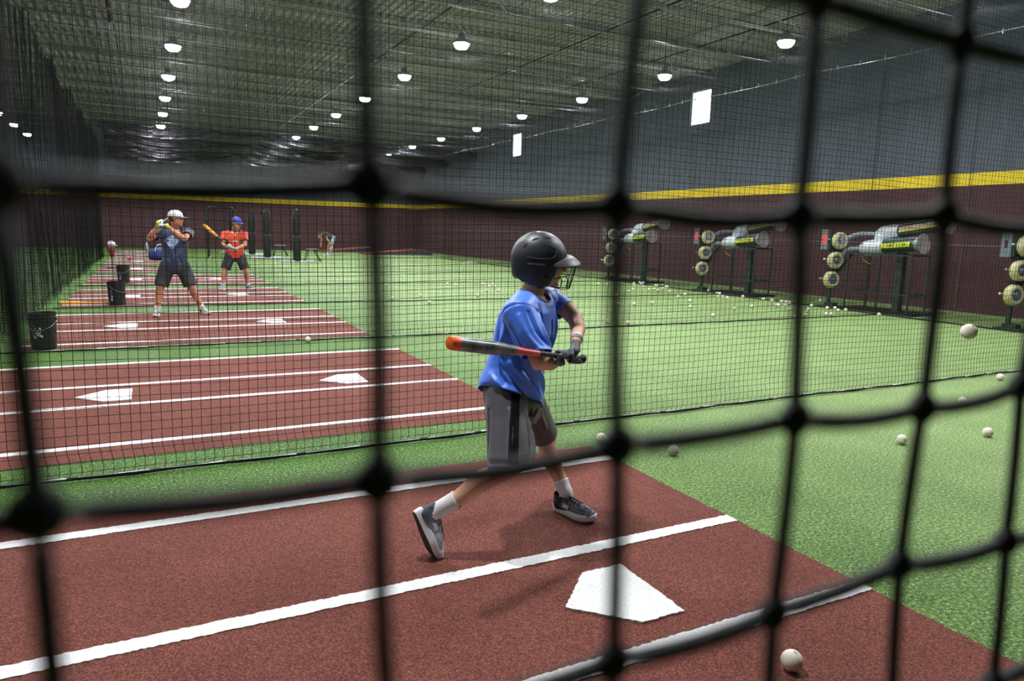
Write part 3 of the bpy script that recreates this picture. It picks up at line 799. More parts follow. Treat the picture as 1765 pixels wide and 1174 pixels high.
# ---------------------------------------------------------------- far end: pitching screens, stools, mounds
PADB = mat('black_vinyl_pad', srgb(14, 15, 18), rough=0.35, spec=0.5, noise_s=6, noise_c=srgb(20, 21, 25))
WFOOT = mat('white_foot', srgb(200, 205, 210), rough=0.5)
def edge_screen(x, y, h, lab, wd=.30, lean=.12):
    t = thing('pitching_screen', lab, 'pitching screen', (x, y, 0.004))
    # padded frame standing along the viewing direction, so seen edge on
    d = Vector((0.16, 1, 0)).normalized(); n = Vector((d.y, -d.x, 0))
    p = MB()
    a = -d*0.6; b = d*0.6
    for z0, z1, w0, w1, nm in ((.05, h*.5, .165, .15, 'lower_pad'), (h*.5, h, .15, .135, 'upper_pad')):
        q = MB().loft([(Vector((0, 0, z)), d, n, .64, w_) for z, w_ in ((z0, w0*.8), (z0+.05, w0), (z1-.04, w1), (z1, w1*.8))], 32, e=6); q.build(nm, PADB, t, True)
    MB().caps([a+Vector((0, 0, h-.01)), b+Vector((0, 0, h-.01))], [.05, .05], 12).build('top_roll', PADB, t, True)
    for s_, q in ((0, a), (1, b)): MB().caps([q-n*.62+Vector((0, 0, .03)), q+n*.62+Vector((0, 0, .03))], [.03, .03], 8).build('foot', WFOOT, t, True)
    return t
edge_screen(5.43, 30.0, 2.08, 'tall black padded pitching screen seen edge on, nearest the bending person')
edge_screen(4.72, 33.0, 2.08, 'black padded pitching screen edge on, second from the right')
edge_screen(4.50, 36.4, 2.12, 'narrow black padded pitching screen edge on, third from the right')
edge_screen(3.85, 38.5, 2.15, 'dim black padded pitching screen edge on, behind the orange man\'s shoulder')
t = thing('batting_practice_screen', 'black square pipe screen standing behind the man in orange', 'pitching screen', (2.8, 32.6, 0.004))
fr = MB(); fr.caps([(-.52, 0, .03), (-.52, 0, 2.02), (-.44, 0, 2.12), (.44, 0, 2.12), (.52, 0, 2.02), (.52, 0, .03)], [.05]*6, 12)
fr.build('pipe_frame', PADB, t, True)
fr = MB()
for i in range(19): fr.tube([(-.5+i*.055, 0, .05), (-.5+i*.055, 0, 2.1)], .003, 3)
for j in range(37): fr.tube([(-.5, 0, .08+j*.055), (.5, 0, .08+j*.055)], .003, 3)
fr.build('net_panel', NET, t)
MB().tube([(-.5, 0, .05), (.5, 0, .05)], .025, 8).build('bottom_bar', WFOOT, t, True)
for s_ in (-1, 1): MB().tube([(s_*.5, -.4, .03), (s_*.5, .4, .03)], .028, 8).build('foot', WFOOT, t, True)
def stool(x, y, lab, h=.52):
    t = thing('folding_stool', lab, 'stool', (x, y, 0.004))
    MB().box((-.25, -.18, h-.03), (.25, .18, h)).build('seat', mat('stool_seat', srgb(120, 124, 128), rough=.4), t)
    for q in ((-.22, -.15, -.30), (-.22, .15, -.30), (.1, -.15, .34), (.1, .15, .34)):
        MB().tube([(q[0]*.8, q[1], h-.03), (q[2], q[1], 0.01)], .026, 8).build('leg', BLACKM, t, True)
    return t
stool(6.02, 29.9, 'black folding stool beside the nearest edge-on pitching screen')
stool(5.6, 35.2, 'black folding stool between the edge-on pitching screens')
MOUND = mat('mound_side', srgb(52, 58, 66), rough=.7); MTOP = mat('mound_top', srgb(150, 66, 56), rough=.9, noise_s=30, noise_c=srgb(126, 52, 44))
def mound(x, y, lab, rz=0):
    t = thing('pitching_mound', lab, 'pitching mound', (x, y, 0.004), rz)
    b = MB(); pr = [(-2.9, .02), (-2.0, .10), (-.3, .26), (.55, .26), (.9, .24)]
    vs = [(a, s_*.75, z) for s_ in (-1, 1) for a, z in pr]+[(a, s_*.75, 0) for s_ in (-1, 1) for a, z in pr]; n = len(pr)
    fs = [(i, i+1, i+1+2*n, i+2*n) for i in range(n-1)]+[(i+n, i+1+n, i+1+3*n, i+3*n) for i in range(n-1)]+[(0, n, 3*n, 2*n), (n-1, 2*n-1, 4*n-1, 3*n-1)]
    b.add(vs, fs); b.build('skirt', MOUND, t)
    tp = MB(); vs = [(a, s_*.77, z+.02) for s_ in (-1, 1) for a, z in pr]+[(a, s_*.77, z-.012) for s_ in (-1, 1) for a, z in pr]
    tp.add(vs, [(i, i+1, i+1+n, i+n) for i in range(n-1)]+[(i, i+1, i+1+2*n, i+2*n) for i in range(n-1)]+[(i+n, i+1+n, i+1+3*n, i+3*n) for i in range(n-1)]); tp.build('clay_top', MTOP, t)
    MB().box((-.10, -.31, .275), (.05, .31, .30)).build('pitching_rubber', WFOOT, t)
mound(13.4, 38.6, 'low portable pitching mound with red top at the foot of the right wall')
mound(11.6, 41.6, 'low portable pitching mound further back, half hidden by the nearer one')
mo = MB().box((-.31, -.08, 0), (.31, .08, .04)).build('pitching_rubber', WFOOT); mo.location = (13.0, 29.6, .004); tag(mo, 'white pitching rubber slab lying alone on the far turf', 'pitching rubber')

# batting tee, cone shaped bag and blue bag at the far left
t = thing('batting_tee', 'maroon batting tee holding a white ball at the foot of the side net', 'batting tee', (-1.0, 25.2, 0.004))
MB().lathe([(.001, 0), (.17, 0), (.17, .02), (.02, .04), (.018, .36), (.001, .36)], 20).build('stem', BLACKM, t, True)
MB().lathe([(.03, .34), (.06, .36), (.10, .62), (.08, .66), (.001, .66)], 20).build('cup', mat('maroon_rubber', srgb(120, 30, 48), rough=.5), t, True)
o = MB().ell((0, 0, 0), (.115, .11, .10), n=18).build('cap', mat('white_cloth', srgb(214, 210, 206), rough=.7), None, True); o.location = (-1.0, 25.2, .745); o.name = 'white_cap'
MB().ell((.11, -.03, -.04), (.09, .08, .012), n=14).build('peak', mat('white_cloth', srgb(214, 210, 206)), o, True)
tag(o, 'white cap resting on top of the maroon batting tee', 'cap')
BLUE = mat('blue_bag', srgb(46, 66, 132), rough=.6, noise_s=8, noise_c=srgb(36, 52, 112))
t = thing('equipment_bag', 'blue equipment bag with white trim lying on the far lanes behind the man in navy', 'bag', (0.42, 30.6, 0.008))
o = MB().loft([((-.42, 0, .16), (0, 1, 0), (0, 0, 1), .10, .10), ((-.36, 0, .20), (0, 1, 0), (0, 0, 1), .2, .19), ((0, 0, .25), (0, 1, 0), (0, 0, 1), .24, .25), ((.36, 0, .20), (0, 1, 0), (0, 0, 1), .2, .19), ((.42, 0, .16), (0, 1, 0), (0, 0, 1), .10, .10)], 24, e=3).build('bag_body', BLUE, t, True)
MB().tube(catmull([(-.2, -.2, .30), (-.1, -.16, .56), (.12, -.16, .56), (.2, -.2, .30)]), .018, 6).build('strap', WFOOT, t, True)
MB().ell((.18, -.05, .52), (.09, .1, .09), n=14).build('white_pocket', WFOOT, t, True)
o = MB().ell((0, 0, 0), (.10, .10, .09), n=16).build('kicking_ball', mat('red_blue_ball', srgb(236, 232, 238), rough=.5, noise_s=6, noise_c=srgb(180, 70, 110), noise_f=.08), None, True); o.location = (-.62, 30.2, .10); o.name = 'ball'
tag(o, 'white ball with red and blue patches on a far lane left of the blue bag', 'ball')
t = thing('drinks_bottle', 'pair of pale clear bottle shape standing before the far maroon wall', 'bottle', (-.05, 40.9, 0.006)); t['label'] = 'pale clear bottle standing on the last lane before the maroon wall'
MB().lathe([(.001, 0), (.09, 0), (.09, .2), (.035, .33), (.035, .38), (.001, .385)], 18).build('bottle_body', mat('clear_plastic', srgb(168, 180, 176), rough=.3), t, True)
MB().lathe([(.04, .36), (.04, .41), (.001, .41)], 14).build('bottle_cap', WFOOT, t, True)
o = MB().box((-.16, -.012, 0), (.16, .012, .012)).build('tape_strip', WFOOT); o.location = (-.42, 9.33, .004); o.rotation_euler = (0, 0, .1); tag(o, 'scuffed white strip of tape lying by the net hem right of the large bucket', 'tape')
o = MB().box((-.07, -.02, 0), (.07, .02, .01)).build('tape_strip', LYEL); o.location = (-1.8, 13.6, .004); tag(o, 'short yellow strip of tape on the turf at the foot of the side netting', 'tape')
# hanging pull cables along the windowed wall
for i, (y, z0, z1) in enumerate(((11.6, .9, 5.4), (9.3, .05, 5.0), (18.1, .2, 4.9), (14.6, .9, 4.7))):
    o = MB().tube([(0, 0, z0), (0, 0, z1)], .009, 6).build('hanging_cable', CABLE, None, True); o.location = (XR-.05, y, 0)
    tag(o, ('bright cable hanging down the wall behind the nearest whole pitching machine', 'bright cable hanging to the turf between the two right pitching machines', 'bright cable hanging straight below the nearer window', 'bright cable hanging on the wall between the window and the next cable')[i], 'cable')
# ---------------------------------------------------------------- people: helpers
from mathutils.bvhtree import BVHTree
def voxel(mb, vs, smooth=4, name='m', fac=0.5):
    """union of overlapping closed shapes as one continuous skin"""
    me = mb.mesh(name); o = bpy.data.objects.new('tmp', me); col.objects.link(o)
    r = o.modifiers.new('r', 'REMESH'); r.mode = 'VOXEL'; r.voxel_size = vs; r.adaptivity = 0
    if smooth:
        s_ = o.modifiers.new('s', 'SMOOTH'); s_.iterations = smooth; s_.factor = fac
    dg = bpy.context.evaluated_depsgraph_get(); dg.update()
    out = bpy.data.meshes.new_from_object(o.evaluated_get(dg), depsgraph=dg)
    bpy.data.objects.remove(o); bpy.data.meshes.remove(me); out.name = name
    return out
def cut(me, planes):
    """planes: (point, outward normal, radius): trims cloth cleanly at cuffs, collar and hems"""
    bm = bmesh.new(); bm.from_mesh(me)
    for co, no, rad in planes:
        co = Vector(co); no = Vector(no).normalized()
        fs = [f for f in bm.faces if (f.calc_center_median()-co).length < rad]
        g = set(fs)
        for f in fs: g.update(f.edges); g.update(f.verts)
        bmesh.ops.bisect_plane(bm, geom=list(g), plane_co=co, plane_no=no, clear_outer=True)
    bm.to_mesh(me); bm.free(); me.update(); return me
def folds(me, strokes_, fade=None):
    """strokes: (polyline, width, height): ridges (+) and creases (-) pushed along the normal"""
    vs = me.vertices
    segs = []
    bv = BVHTree.FromPolygons([v.co.copy() for v in me.vertices], [tuple(p.vertices) for p in me.polygons])
    for pl, wd, amp in strokes_:
        pl = [bv.find_nearest(Vector(p))[0] for p in pl]
        segs.append((pl, wd, amp))
    me.update()
    disp = []
    for v in vs:
        d = 0.0
        for pl, wd, amp in segs:
            best = 1e9; n = len(pl)-1; tb = 0
            for i in range(n):
                a, b = pl[i], pl[i+1]; ab = b-a; L2 = ab.length_squared
                t = max(0, min(1, (v.co-a).dot(ab)/L2)) if L2 else 0
                q = (v.co-(a+ab*t)).length
                if q < best: best = q; tb = (i+t)/n
            if best < 3*wd: d += amp*math.exp(-(best/wd)**2)*(0.35+0.65*math.sin(PI*min(1, max(0, tb*0.9+0.05))))
        disp.append(d)
    nrm = [v.normal.copy() for v in vs]
    for v, d, n in zip(vs, disp, nrm): v.co += n*d
    me.update(); return me
def thicken(o, t=0.003):
    m = o.modifiers.new('thick', 'SOLIDIFY'); m.thickness = t; m.offset = -1; return o
def basis(x, z, o=(0, 0, 0)):
    x = Vector(x).normalized(); z = Vector(z); z = (z-x*z.dot(x)).normalized(); y = z.cross(x)
    M = Matrix((x, y, z)).transposed().to_4x4(); M.translation = Vector(o); return M
def xf(M, p): return M @ Vector(p)
SKIN = mat('skin', srgb(196, 140, 110), rough=0.5, noise_s=14, noise_c=srgb(180, 120, 94), spec=0.4)
SKINB = mat('skin_boy', srgb(226, 172, 144), rough=0.5, noise_s=14, noise_c=srgb(212, 156, 126), spec=0.4)
EYEW = mat('eye_white', srgb(226, 222, 218), rough=0.2); IRIS = mat('eye_iris', srgb(52, 36, 26), rough=0.15)
def head_blobs(mb, M, s=1.0):
    R3 = M.to_3x3()
    E = lambda c, r, n=20: mb.ell(xf(M, Vector(c)*s), tuple(a*s for a in r), R3, n)
    Cc = lambda ps, rs: mb.caps([xf(M, Vector(p)*s) for p in ps], [r*s for r in rs], 12)
    E((-.012, 0, .022), (.096, .077, .098), 28); E((.028, 0, -.030), (.066, .062, .086), 24)
    E((.030, 0, -.078), (.056, .050, .040)); E((.072, 0, -.104), (.020, .026, .017))
    E((.050, .034, -.028), (.036, .026, .032)); E((.050, -.034, -.028), (.036, .026, .032))
    Cc([(.083, -.040, .034), (.091, 0, .036), (.083, .040, .034)], [.010, .012, .010])
    Cc([(.090, 0, .022), (.104, 0, -.008), (.112, 0, -.024)], [.008, .0095, .0125])
    E((.098, .013, -.030), (.012, .009, .009)); E((.098, -.013, -.030), (.012, .009, .009))
    Cc([(.083, -.022, -.060), (.095, 0, -.057), (.083, .022, -.060)], [.005, .0072, .005])
    Cc([(.082, -.019, -.070), (.093, 0, -.071), (.082, .019, -.070)], [.005, .0078, .005])
    for sy in (-1, 1):
        E((-.004, sy*.079, -.006), (.019, .009, .032)); Cc([(-.004, sy*.086, .018), (-.020, sy*.090, .008), (-.016, sy*.086, -.022)], [.005, .006, .005])
def eyes(M, s, parent):
    for sy in (-1, 1):
        c = Vector((.0745, sy*.031, .010))*s
        o = MB().ell(xf(M, c), .0115*s, n=14).build('eye', EYEW, None, True)
        MB().ell(xf(M, c+Vector((.0078, 0, 0))*s), (.0050*s), n=10).build('iris', IRIS, o, True); o.parent = parent; o.matrix_parent_inverse = Matrix.Translation(parent.location).inverted()
def glove(name, C, a, p, W, parent, mats, s=1.0, thumb=1, br=0.0135, fr=0.0092):
    """gloved hand closed round a handle: C grip centre, a handle axis, p towards the palm, W wrist"""
    a = Vector(a).normalized(); p = Vector(p); p = (p-a*p.dot(a)).normalized(); q = a.cross(p)*thumb
    C = Vector(C); W = Vector(W); mb = MB()
    A = lambda off, deg, r: C+a*off*s+(p*math.cos(math.radians(deg))+q*math.sin(math.radians(deg)))*r
    offs = (.033, .011, -.011, -.032)
    for k, off in enumerate(offs):
        off *= thumb if False else 1
        r = (br+fr*s)*1.02; end = (235, 262, 255, 225)[k]; fk = fr*s*(1.0, 1.04, 1.0, .88)[k]
        pts = [A(off, d, r+(0.006*s if d < 60 else 0)) for d in range(15, end+1, 22)]
        mb.caps(pts, [fk*1.08 if i < 2 else fk*(1-.02*i) for i in range(len(pts))], 10)
        kn = A(off, 25, r+.012*s); mb.caps([W+(A(off, 0, r)-C)*0.25, A(off*.8, -8, r+.012*s), kn], [.017*s, .014*s, .0115*s], 10)
    mb.caps([W+a*.012, A(.040, -25, br+.020*s), A(.048, -75, br+.011*s), A(.050, -125, br+.010*s)], [.015*s, .0135*s, .0115*s, .0095*s], 10)
    mb.caps([W, A(0, -5, br+.018*s)], [.024*s, .024*s], 14)
    me = voxel(mb, .0032*s, 2, name)
    o = link_mesh(name, me, mats[0], parent)
    # wristband
    d = (W-A(0, 0, br+.02)).normalized()
    cuff = MB().tube([W-d*.006, W+d*.012, W+d*.034, W+d*.042], [.029*s, .031*s, .032*s, .030*s], 22, cap=True).build('glove_cuff', mats[1], o, True)
    if len(mats) > 2: MB().tube([W+d*.010, W+d*.024], [.0335*s, .0345*s], 22).build('cuff_strap', mats[2], o, True)
    return o
def smear(me, M, poly, bvh, off=0.0012, axis=(0, 1, 0)):
    pass
def project_marks(name, m, parent, bvh, M, tris, dirn, off=0.0012):
    """flat mark polygons (2D lists of (u,v)) carried by M's x/z plane and laid onto the surface along dirn"""
    mb = MB(); d = (M.to_3x3() @ Vector(dirn)).normalized()
    for poly in tris:
        vs = []; ok = True
        for u, v in poly:
            o_ = M @ Vector((u, 0, v)) - d*0.12
            h = bvh.ray_cast(o_, d, 0.4)
            if h[0] is None: ok = False; break
            vs.append(h[0]-d*off*0.4+h[1]*off*(1 if h[1].dot(d) < 0 else -1))
        if ok: mb.add(vs, [tuple(range(len(vs)))])
    return mb.build(name, m, parent)
def text_polys(txt, size, sub=None):
    cu = bpy.data.curves.new('t', 'FONT'); cu.body = txt; cu.size = size; cu.align_x = 'CENTER'; cu.align_y = 'CENTER'; cu.space_character = 1.08
    o = bpy.data.objects.new('t', cu); col.objects.link(o)
    dg = bpy.context.evaluated_depsgraph_get(); dg.update()
    me = bpy.data.meshes.new_from_object(o.evaluated_get(dg), depsgraph=dg)
    bm = bmesh.new(); bm.from_mesh(me); bmesh.ops.triangulate(bm, faces=bm.faces[:])
    out = [[(v.co.x, v.co.y) for v in f.verts] for f in bm.faces]
    bm.free(); bpy.data.objects.remove(o); return out
def arc_mark(sc):
    """two interlocking arcs, one opening up and one opening down"""
    P = []
    def arc(cx, cy, rx, ry, a0, a1, wd):
        n = 10; pr = None
        for k in range(n+1):
            a = math.radians(a0+(a1-a0)*k/n); w_ = wd*(0.55+0.45*math.sin(PI*k/n))
            o_ = ((rx+w_/2)*math.cos(a)*sc+cx*sc, (ry+w_/2)*math.sin(a)*sc+cy*sc); i_ = ((rx-w_/2)*math.cos(a)*sc+cx*sc, (ry-w_/2)*math.sin(a)*sc+cy*sc)
            if pr: P.append([pr[0], o_, i_, pr[1]])
            pr = (o_, i_)
    arc(0, .42, .62, .62, 200, 340, .26); arc(0, -.42, .62, .62, 20, 160, .26)
    P.append([(-.12*sc, -.2*sc), (.12*sc, -.2*sc), (.12*sc, .2*sc), (-.12*sc, .2*sc)])
    for sx in (-1, 1):
        P.append([(sx*.44*sc, .16*sc), (sx*.66*sc, .16*sc), (sx*.66*sc, .44*sc), (sx*.44*sc, .44*sc)])
        P.append([(sx*.44*sc, -.16*sc), (sx*.66*sc, -.16*sc), (sx*.66*sc, -.44*sc), (sx*.44*sc, -.44*sc)])
    return P
SOLE = mat('sole_white', srgb(226, 226, 230), rough=0.5)
TREAD = mat('sole_black', srgb(24, 24, 26), rough=0.7)
LACE = mat('lace_black', srgb(14, 14, 16), rough=0.8)
MARKW = mat('mark_white', srgb(226, 228, 232), rough=0.5)
def knit(name, c1, c2, c3):
    if name in _M: return _M[name]
    m = mat(name, c1, rough=0.85); nt = m.node_tree; N = nt.nodes; L = nt.links; b = N['Principled BSDF']
    tc = N.new('ShaderNodeTexCoord'); mp = N.new('ShaderNodeMapping'); mp.inputs['Scale'].default_value = (60, 60, 420)
    L.new(tc.outputs['Object'], mp.inputs['Vector'])
    nz = N.new('ShaderNodeTexNoise'); nz.inputs['Scale'].default_value = 1.0; nz.inputs['Detail'].default_value = 3; L.new(mp.outputs[0], nz.inputs['Vector'])
    rp = N.new('ShaderNodeValToRGB'); e = rp.color_ramp.elements; e[0].position = .38; e[0].color = c1; e[1].position = .62; e[1].color = c2; L.new(nz.outputs['Fac'], rp.inputs['Fac'])
    sx = N.new('ShaderNodeSeparateXYZ'); L.new(tc.outputs['Object'], sx.inputs[0])
    mr = N.new('ShaderNodeMapRange'); mr.inputs[1].default_value = 0.03; mr.inputs[2].default_value = 0.15; L.new(sx.outputs['X'], mr.inputs[0])
    mx = N.new('ShaderNodeMix'); mx.data_type = 'RGBA'; mx.inputs['A'].default_value = c3; L.new(mr.outputs[0], mx.inputs['Factor']); L.new(rp.outputs[0], mx.inputs['B'])
    L.new(mx.outputs['Result'], b.inputs['Base Color']); return m
def shoe(M, parent, upper, label=None, L=0.262, hi=True, mark=True, sole=None, sc=1.0):
    """M: x heel to toe, z up, origin under the heel; the object keeps the shoe's own frame"""
    root = MB()
    def outline(z, g):
        pts = []
        for k in range(36):
            t = 2*PI*k/36; x = .5-.5*math.cos(t)
            w_ = (.031+.010*math.sin(PI*min(1, max(0, (x-.25)/.9)))**1.2+.006*(x > .4)*math.sin(PI*(x-.4)/.6))*abs(math.sin(t))**.55*math.copysign(1, math.sin(t))
            pts.append(Vector(((x*L)*(1)+(-g if x < .1 else (g if x > .9 else 0)), w_*(1+g*14)+.004*math.sin(PI*x), z)))
        return pts
    lv = [(-.001, .001, 0), (.004, .003, 1), (.016, .0045, 0), (.026, .003, 0), (.029, -.002, 0)]
    rings = []
    for z, g, _ in lv:
        ring = outline(z, g)
        ring = [Vector((p.x, p.y, p.z+max(0, (p.x/L-.72))**2*.16*1.2*(1 if True else 0)+(.012*(1-p.x/L) if z > .01 else 0))) for p in ring]
        rings.append(ring)
    n = 36; mb = MB(); vs = [p for r in rings for p in r]
    fs = [(i*n+j, i*n+(j+1) % n, (i+1)*n+(j+1) % n, (i+1)*n+j) for i in range(len(rings)-1) for j in range(n)]+[tuple(range(n))[::-1], tuple((len(rings)-1)*n+j for j in range(n))]
    mb.add(vs, fs)
    mb2 = MB()
    mb2.caps([(.040, 0, .044), (.10, 0, .046), (.165, .001, .040), (.215, .002, .034)], [.036, .036, .040, .032], 18)
    mb2.ell((.228, .002, .030), (.034, .036, .026), n=18); mb2.ell((.036, 0, .045), (.036, .034, .045), n=18)
    mb2.loft([(Vector((.040, 0, .05)), (1, 0, 0), (0, 1, 0), .038, .032), (Vector((.044, 0, .085)), (1, 0, 0), (0, 1, 0), .040, .031), (Vector((.046, 0, .108)), (1, 0, 0), (0, 1, 0), .042, .031)], 20)
    mb2.caps([(.085, 0, .078), (.150, 0, .058)], [.026, .024], 14)
    s_ = L/.262
    mb2.v = [(a*s_, b*1.0, c*1.0) for a, b, c in mb2.v]
    me = voxel(mb2, .0036 if hi else .007, 3, 'shoe')
    cut(me, [((0.1, 0, .020), (0, 0, -1), 1.0), ((.040, 0, .098), (.10, 0, 1), .075)])
    o = link_mesh('shoe', me, upper, parent); o.matrix_world = M
    if label: o['label'] = label
    thicken(o, .003)
    if hi: o.modifiers['thick'].offset = -1
    so = mb.build('sole', sole or SOLE, o, True); auto_smooth(so, 50)
    tr = MB(); tr.add([Vector((p.x*.985+.002, p.y*.96, p.z-.004)) for p in rings[0]]+[Vector((p.x*.985+.002, p.y*.96, p.z+.001)) for p in rings[0]], [(j, (j+1) % n, n+(j+1) % n, n+j) for j in range(n)]+[tuple(range(n))[::-1]])
    tr.build('outsole', TREAD, o)
    if hi:
        bvh = BVHTree.FromObject(o, bpy.context.evaluated_depsgraph_get()) if False else BVHTree.FromPolygons([v.co.copy() for v in me.vertices], [tuple(p.vertices) for p in me.polygons])
        lc = MB()
        def top(x, y):
            h = bvh.ray_cast(Vector((x, y, .3)), Vector((0, 0, -1)), .5); return h[0]+Vector((0, 0, .0025)) if h[0] else Vector((x, y, .08))
        for k in range(6):
            x = .100+.014*k; pts = [top(x+(.006 if j > 0 else -.004)*(j/4), j*.0045) for j in range(-4, 5)]
            lc.tube(pts, .0021, 6); lc.tube([top(x+.010*(-j/5), j*.0045) for j in range(-4, 5)], .0019, 6)
        k0 = top(.094, 0)
        for sy in (-1, 1):
            lc.tube(catmull([k0, k0+Vector((-.006, sy*.018, .014)), k0+Vector((-.004, sy*.036, .010)), k0+Vector((.004, sy*.022, .002)), k0]), .0018, 6)
            lc.tube(catmull([k0, k0+Vector((.008, sy*.014, .010)), k0+Vector((.012, sy*.030, -.006))]), .0018, 6)
        lc.build('laces', LACE, o, True)
        MB().box((.100*s_, -.014, .07), (.165*s_, .014, .07)).v
        if mark:
            for sy in (-1, 1):
                Mm = Matrix.Translation((.098, 0, .054)) @ Matrix.Rotation(.10, 4, 'Y')
                project_marks('side_mark', MARKW, o, bvh, Mm, arc_mark(.028), (0, -sy, 0), .0014)
            for sy in (-1, 1):
                project_marks('heel_mark', mat('heel_grey', srgb(120, 116, 112), rough=.3, noise_s=160, noise_c=srgb(40, 40, 44), noise_f=.1), o, bvh, Matrix.Translation((.022, 0, .072)), [[(-.012, -.014), (.012, -.012), (.014, .010), (-.006, .014)]], (0, -sy, 0), .001)
    return o
def sock(pts, rs, parent, label=None):
    m = mat('sock_white', srgb(226, 220, 222), rough=.9, bump=.6, bump_s=260)
    o = MB().tube(catmull(pts, 4), [rs[min(len(rs)-1, int(i/4))]+(rs[min(len(rs)-1, int(i/4)+1)]-rs[min(len(rs)-1, int(i/4))])*((i % 4)/4) for i in range(4*(len(pts)-1)+1)], 22).build('sock', m, parent, True)
    return o

# ---------------------------------------------------------------- the boy
J = dict(head=Vector((1.701, 2.976, 1.335)), neck=Vector((1.630, 2.98, 1.185)), rsh=Vector((1.492, 2.85, 1.135)), lsh=Vector((1.790, 3.06, 1.150)),
         rel=Vector((1.552, 2.72, .885)), rwr=Vector((1.650, 2.735, .905)), lel=Vector((1.856, 2.925, 1.055)), lwr=Vector((1.754, 2.755, .978)),
         rhip=Vector((1.455, 2.90, .700)), lhip=Vector((1.640, 3.03, .680)), rkn=Vector((1.415, 2.73, .415)), lkn=Vector((1.868, 3.20, .370)),
         ran=Vector((1.112, 2.865, .212)), lan=Vector((1.922, 3.055, .100)))
boy = thing('person', 'boy in a bright blue t-shirt, grey shorts and black batting helmet swinging a bat', 'person', (1.5, 2.95, 0.0))
LOCAL = Matrix.Translation((-1.5, -2.95, 0))
def to_local(o):
    """world-built meshes become children without moving"""
    return o
class Ctx:   # parts are modelled in world space, then hung on the Empty at the feet
    pass
def hang(o, root):
    o.parent = root; o.matrix_parent_inverse = Matrix.Translation(root.location).inverted(); return o
hd = basis((.95, -.30, -.16), (.16, 0, 1), J['head'])
mb = MB(); head_blobs(mb, hd, 0.93)
mb.caps([J['head']+Vector((-.03, 0, -.04)), J['neck']+Vector((0, 0, -.02))], [.052, .056], 20)
u = Vector((.83, .55, 0)).normalized(); f = Vector((.55, -.83, 0)).normalized()
mb.loft([(Vector((1.625, 2.975, 1.19)), u, f, .06, .05), (Vector((1.63, 2.97, 1.13)), u, f, .15, .08), (Vector((1.59, 2.95, 1.0)), u, f, .135, .09), (Vector((1.54, 2.95, .85)), u, f, .115, .08), (Vector((1.53, 2.96, .72)), u, f, .12, .085)], 24)
mb.caps([J['rsh'], J['rel'], J['rel']*.5+J['rwr']*.5, J['rwr']], [.046, .041, .040, .029], 18); mb.caps([J['lsh'], (J['lsh']+J['lel'])/2+Vector((.01, -.01, .004)), J['lel'], (J['lel']+J['lwr'])/2+Vector((.012, 0, .004)), J['lwr']], [.048, .044, .039, .037, .027], 18)
mb.caps([J['rhip'], (J['rhip']+J['rkn'])/2+Vector((0, -.01, 0)), J['rkn'], J['rkn']*.68+J['ran']*.32+Vector((-.008, .012, .012)), J['rkn']*.3+J['ran']*.7, J['ran']], [.075, .064, .050, .052, .038, .031], 20)
mb.ell(J['rkn']+Vector((.010, -.030, .012)), (.032, .030, .036), n=14)
mb.caps([J['lhip'], (J['lhip']+J['lkn'])/2, J['lkn'], J['lkn']*.68+J['lan']*.32+Vector((-.010, .012, 0)), J['lkn']*.3+J['lan']*.7, J['lan']], [.075, .062, .049, .050, .037, .030], 20)
mb.ell(J['lkn']+Vector((.028, -.016, .006)), (.028, .030, .034), n=14)
body = link_mesh('body', voxel(mb, .0052, 5, 'body'), SKINB, None); hang(body, boy)
E = MB()
eyes(hd, .93, boy)
# shirt
SHIRT = mat('shirt_blue', srgb(66, 126, 240), rough=0.38, sheen=0.25, spec=0.6, bump=0.2, bump_s=700, noise_s=3, noise_c=srgb(60, 116, 232))
mb = MB()
U = lambda x, y, z, ru, rf, a=0: (Vector((x, y, z)), (u*math.cos(a)+f*math.sin(a)), (f*math.cos(a)-u*math.sin(a)), ru, rf)
mb.loft([U(1.628, 2.975, 1.205, .070, .058), U(1.626, 2.97, 1.175, .115, .074), U(1.622, 2.965, 1.145, .160, .094), U(1.606, 2.958, 1.10, .184, .114), U(1.590, 2.952, 1.02, .176, .124, .05), U(1.570, 2.950, .93, .160, .128, .1),
         U(1.545, 2.950, .85, .152, .130, .2), U(1.518, 2.950, .77, .158, .136, .3), U(1.516, 2.950, .69, .166, .138, .35), U(1.53, 2.955, .60, .166, .138, .35)], 40, e=2.2)
mb.caps([J['rsh']+Vector((.05, .02, .0)), J['rsh']+Vector((.004, -.01, -.02)), J['rsh']*.72+J['rel']*.28], [.074, .080, .070], 24)
SLV = MB(); SLV.caps([J['rsh']+Vector((.04, .02, -.01)), J['rsh']+Vector((.004, -.015, -.03)), J['rsh']*.55+J['rel']*.45+Vector((-.006, -.008, .0)), J['rsh']*.2+J['rel']*.8+Vector((-.004, -.006, .0)), J['rel']+(J['rel']-J['rsh']).normalized()*.04], [.070, .080, .076, .072, .072], 28)
mb.caps([J['lsh']+Vector((-.05, -.03, -.01)), J['lsh']+Vector((-.005, -.005, .0)), J['lsh']*.75+J['lel']*.25, J['lsh']*.45+J['lel']*.55], [.068, .064, .058, .058], 24)
me = voxel(mb, .0058, 7, 'shirt')
hemn = Vector((.42, -.12, -1)).normalized()
la = (J['lel']-J['lsh']).normalized(); ra = (J['rel']-J['rsh']).normalized()
cut(me, [(Vector((1.52, 2.95, .690)), Vector((-.42, -.30, -1)), .34), (J['lsh']+la*.098, la, .073), 
         (Vector((1.640, 2.965, 1.182)), Vector((.45, -.25, 1)), .082)])
F = []
def S(pts, wd, amp): F.append((catmull(pts, 3), wd, amp))
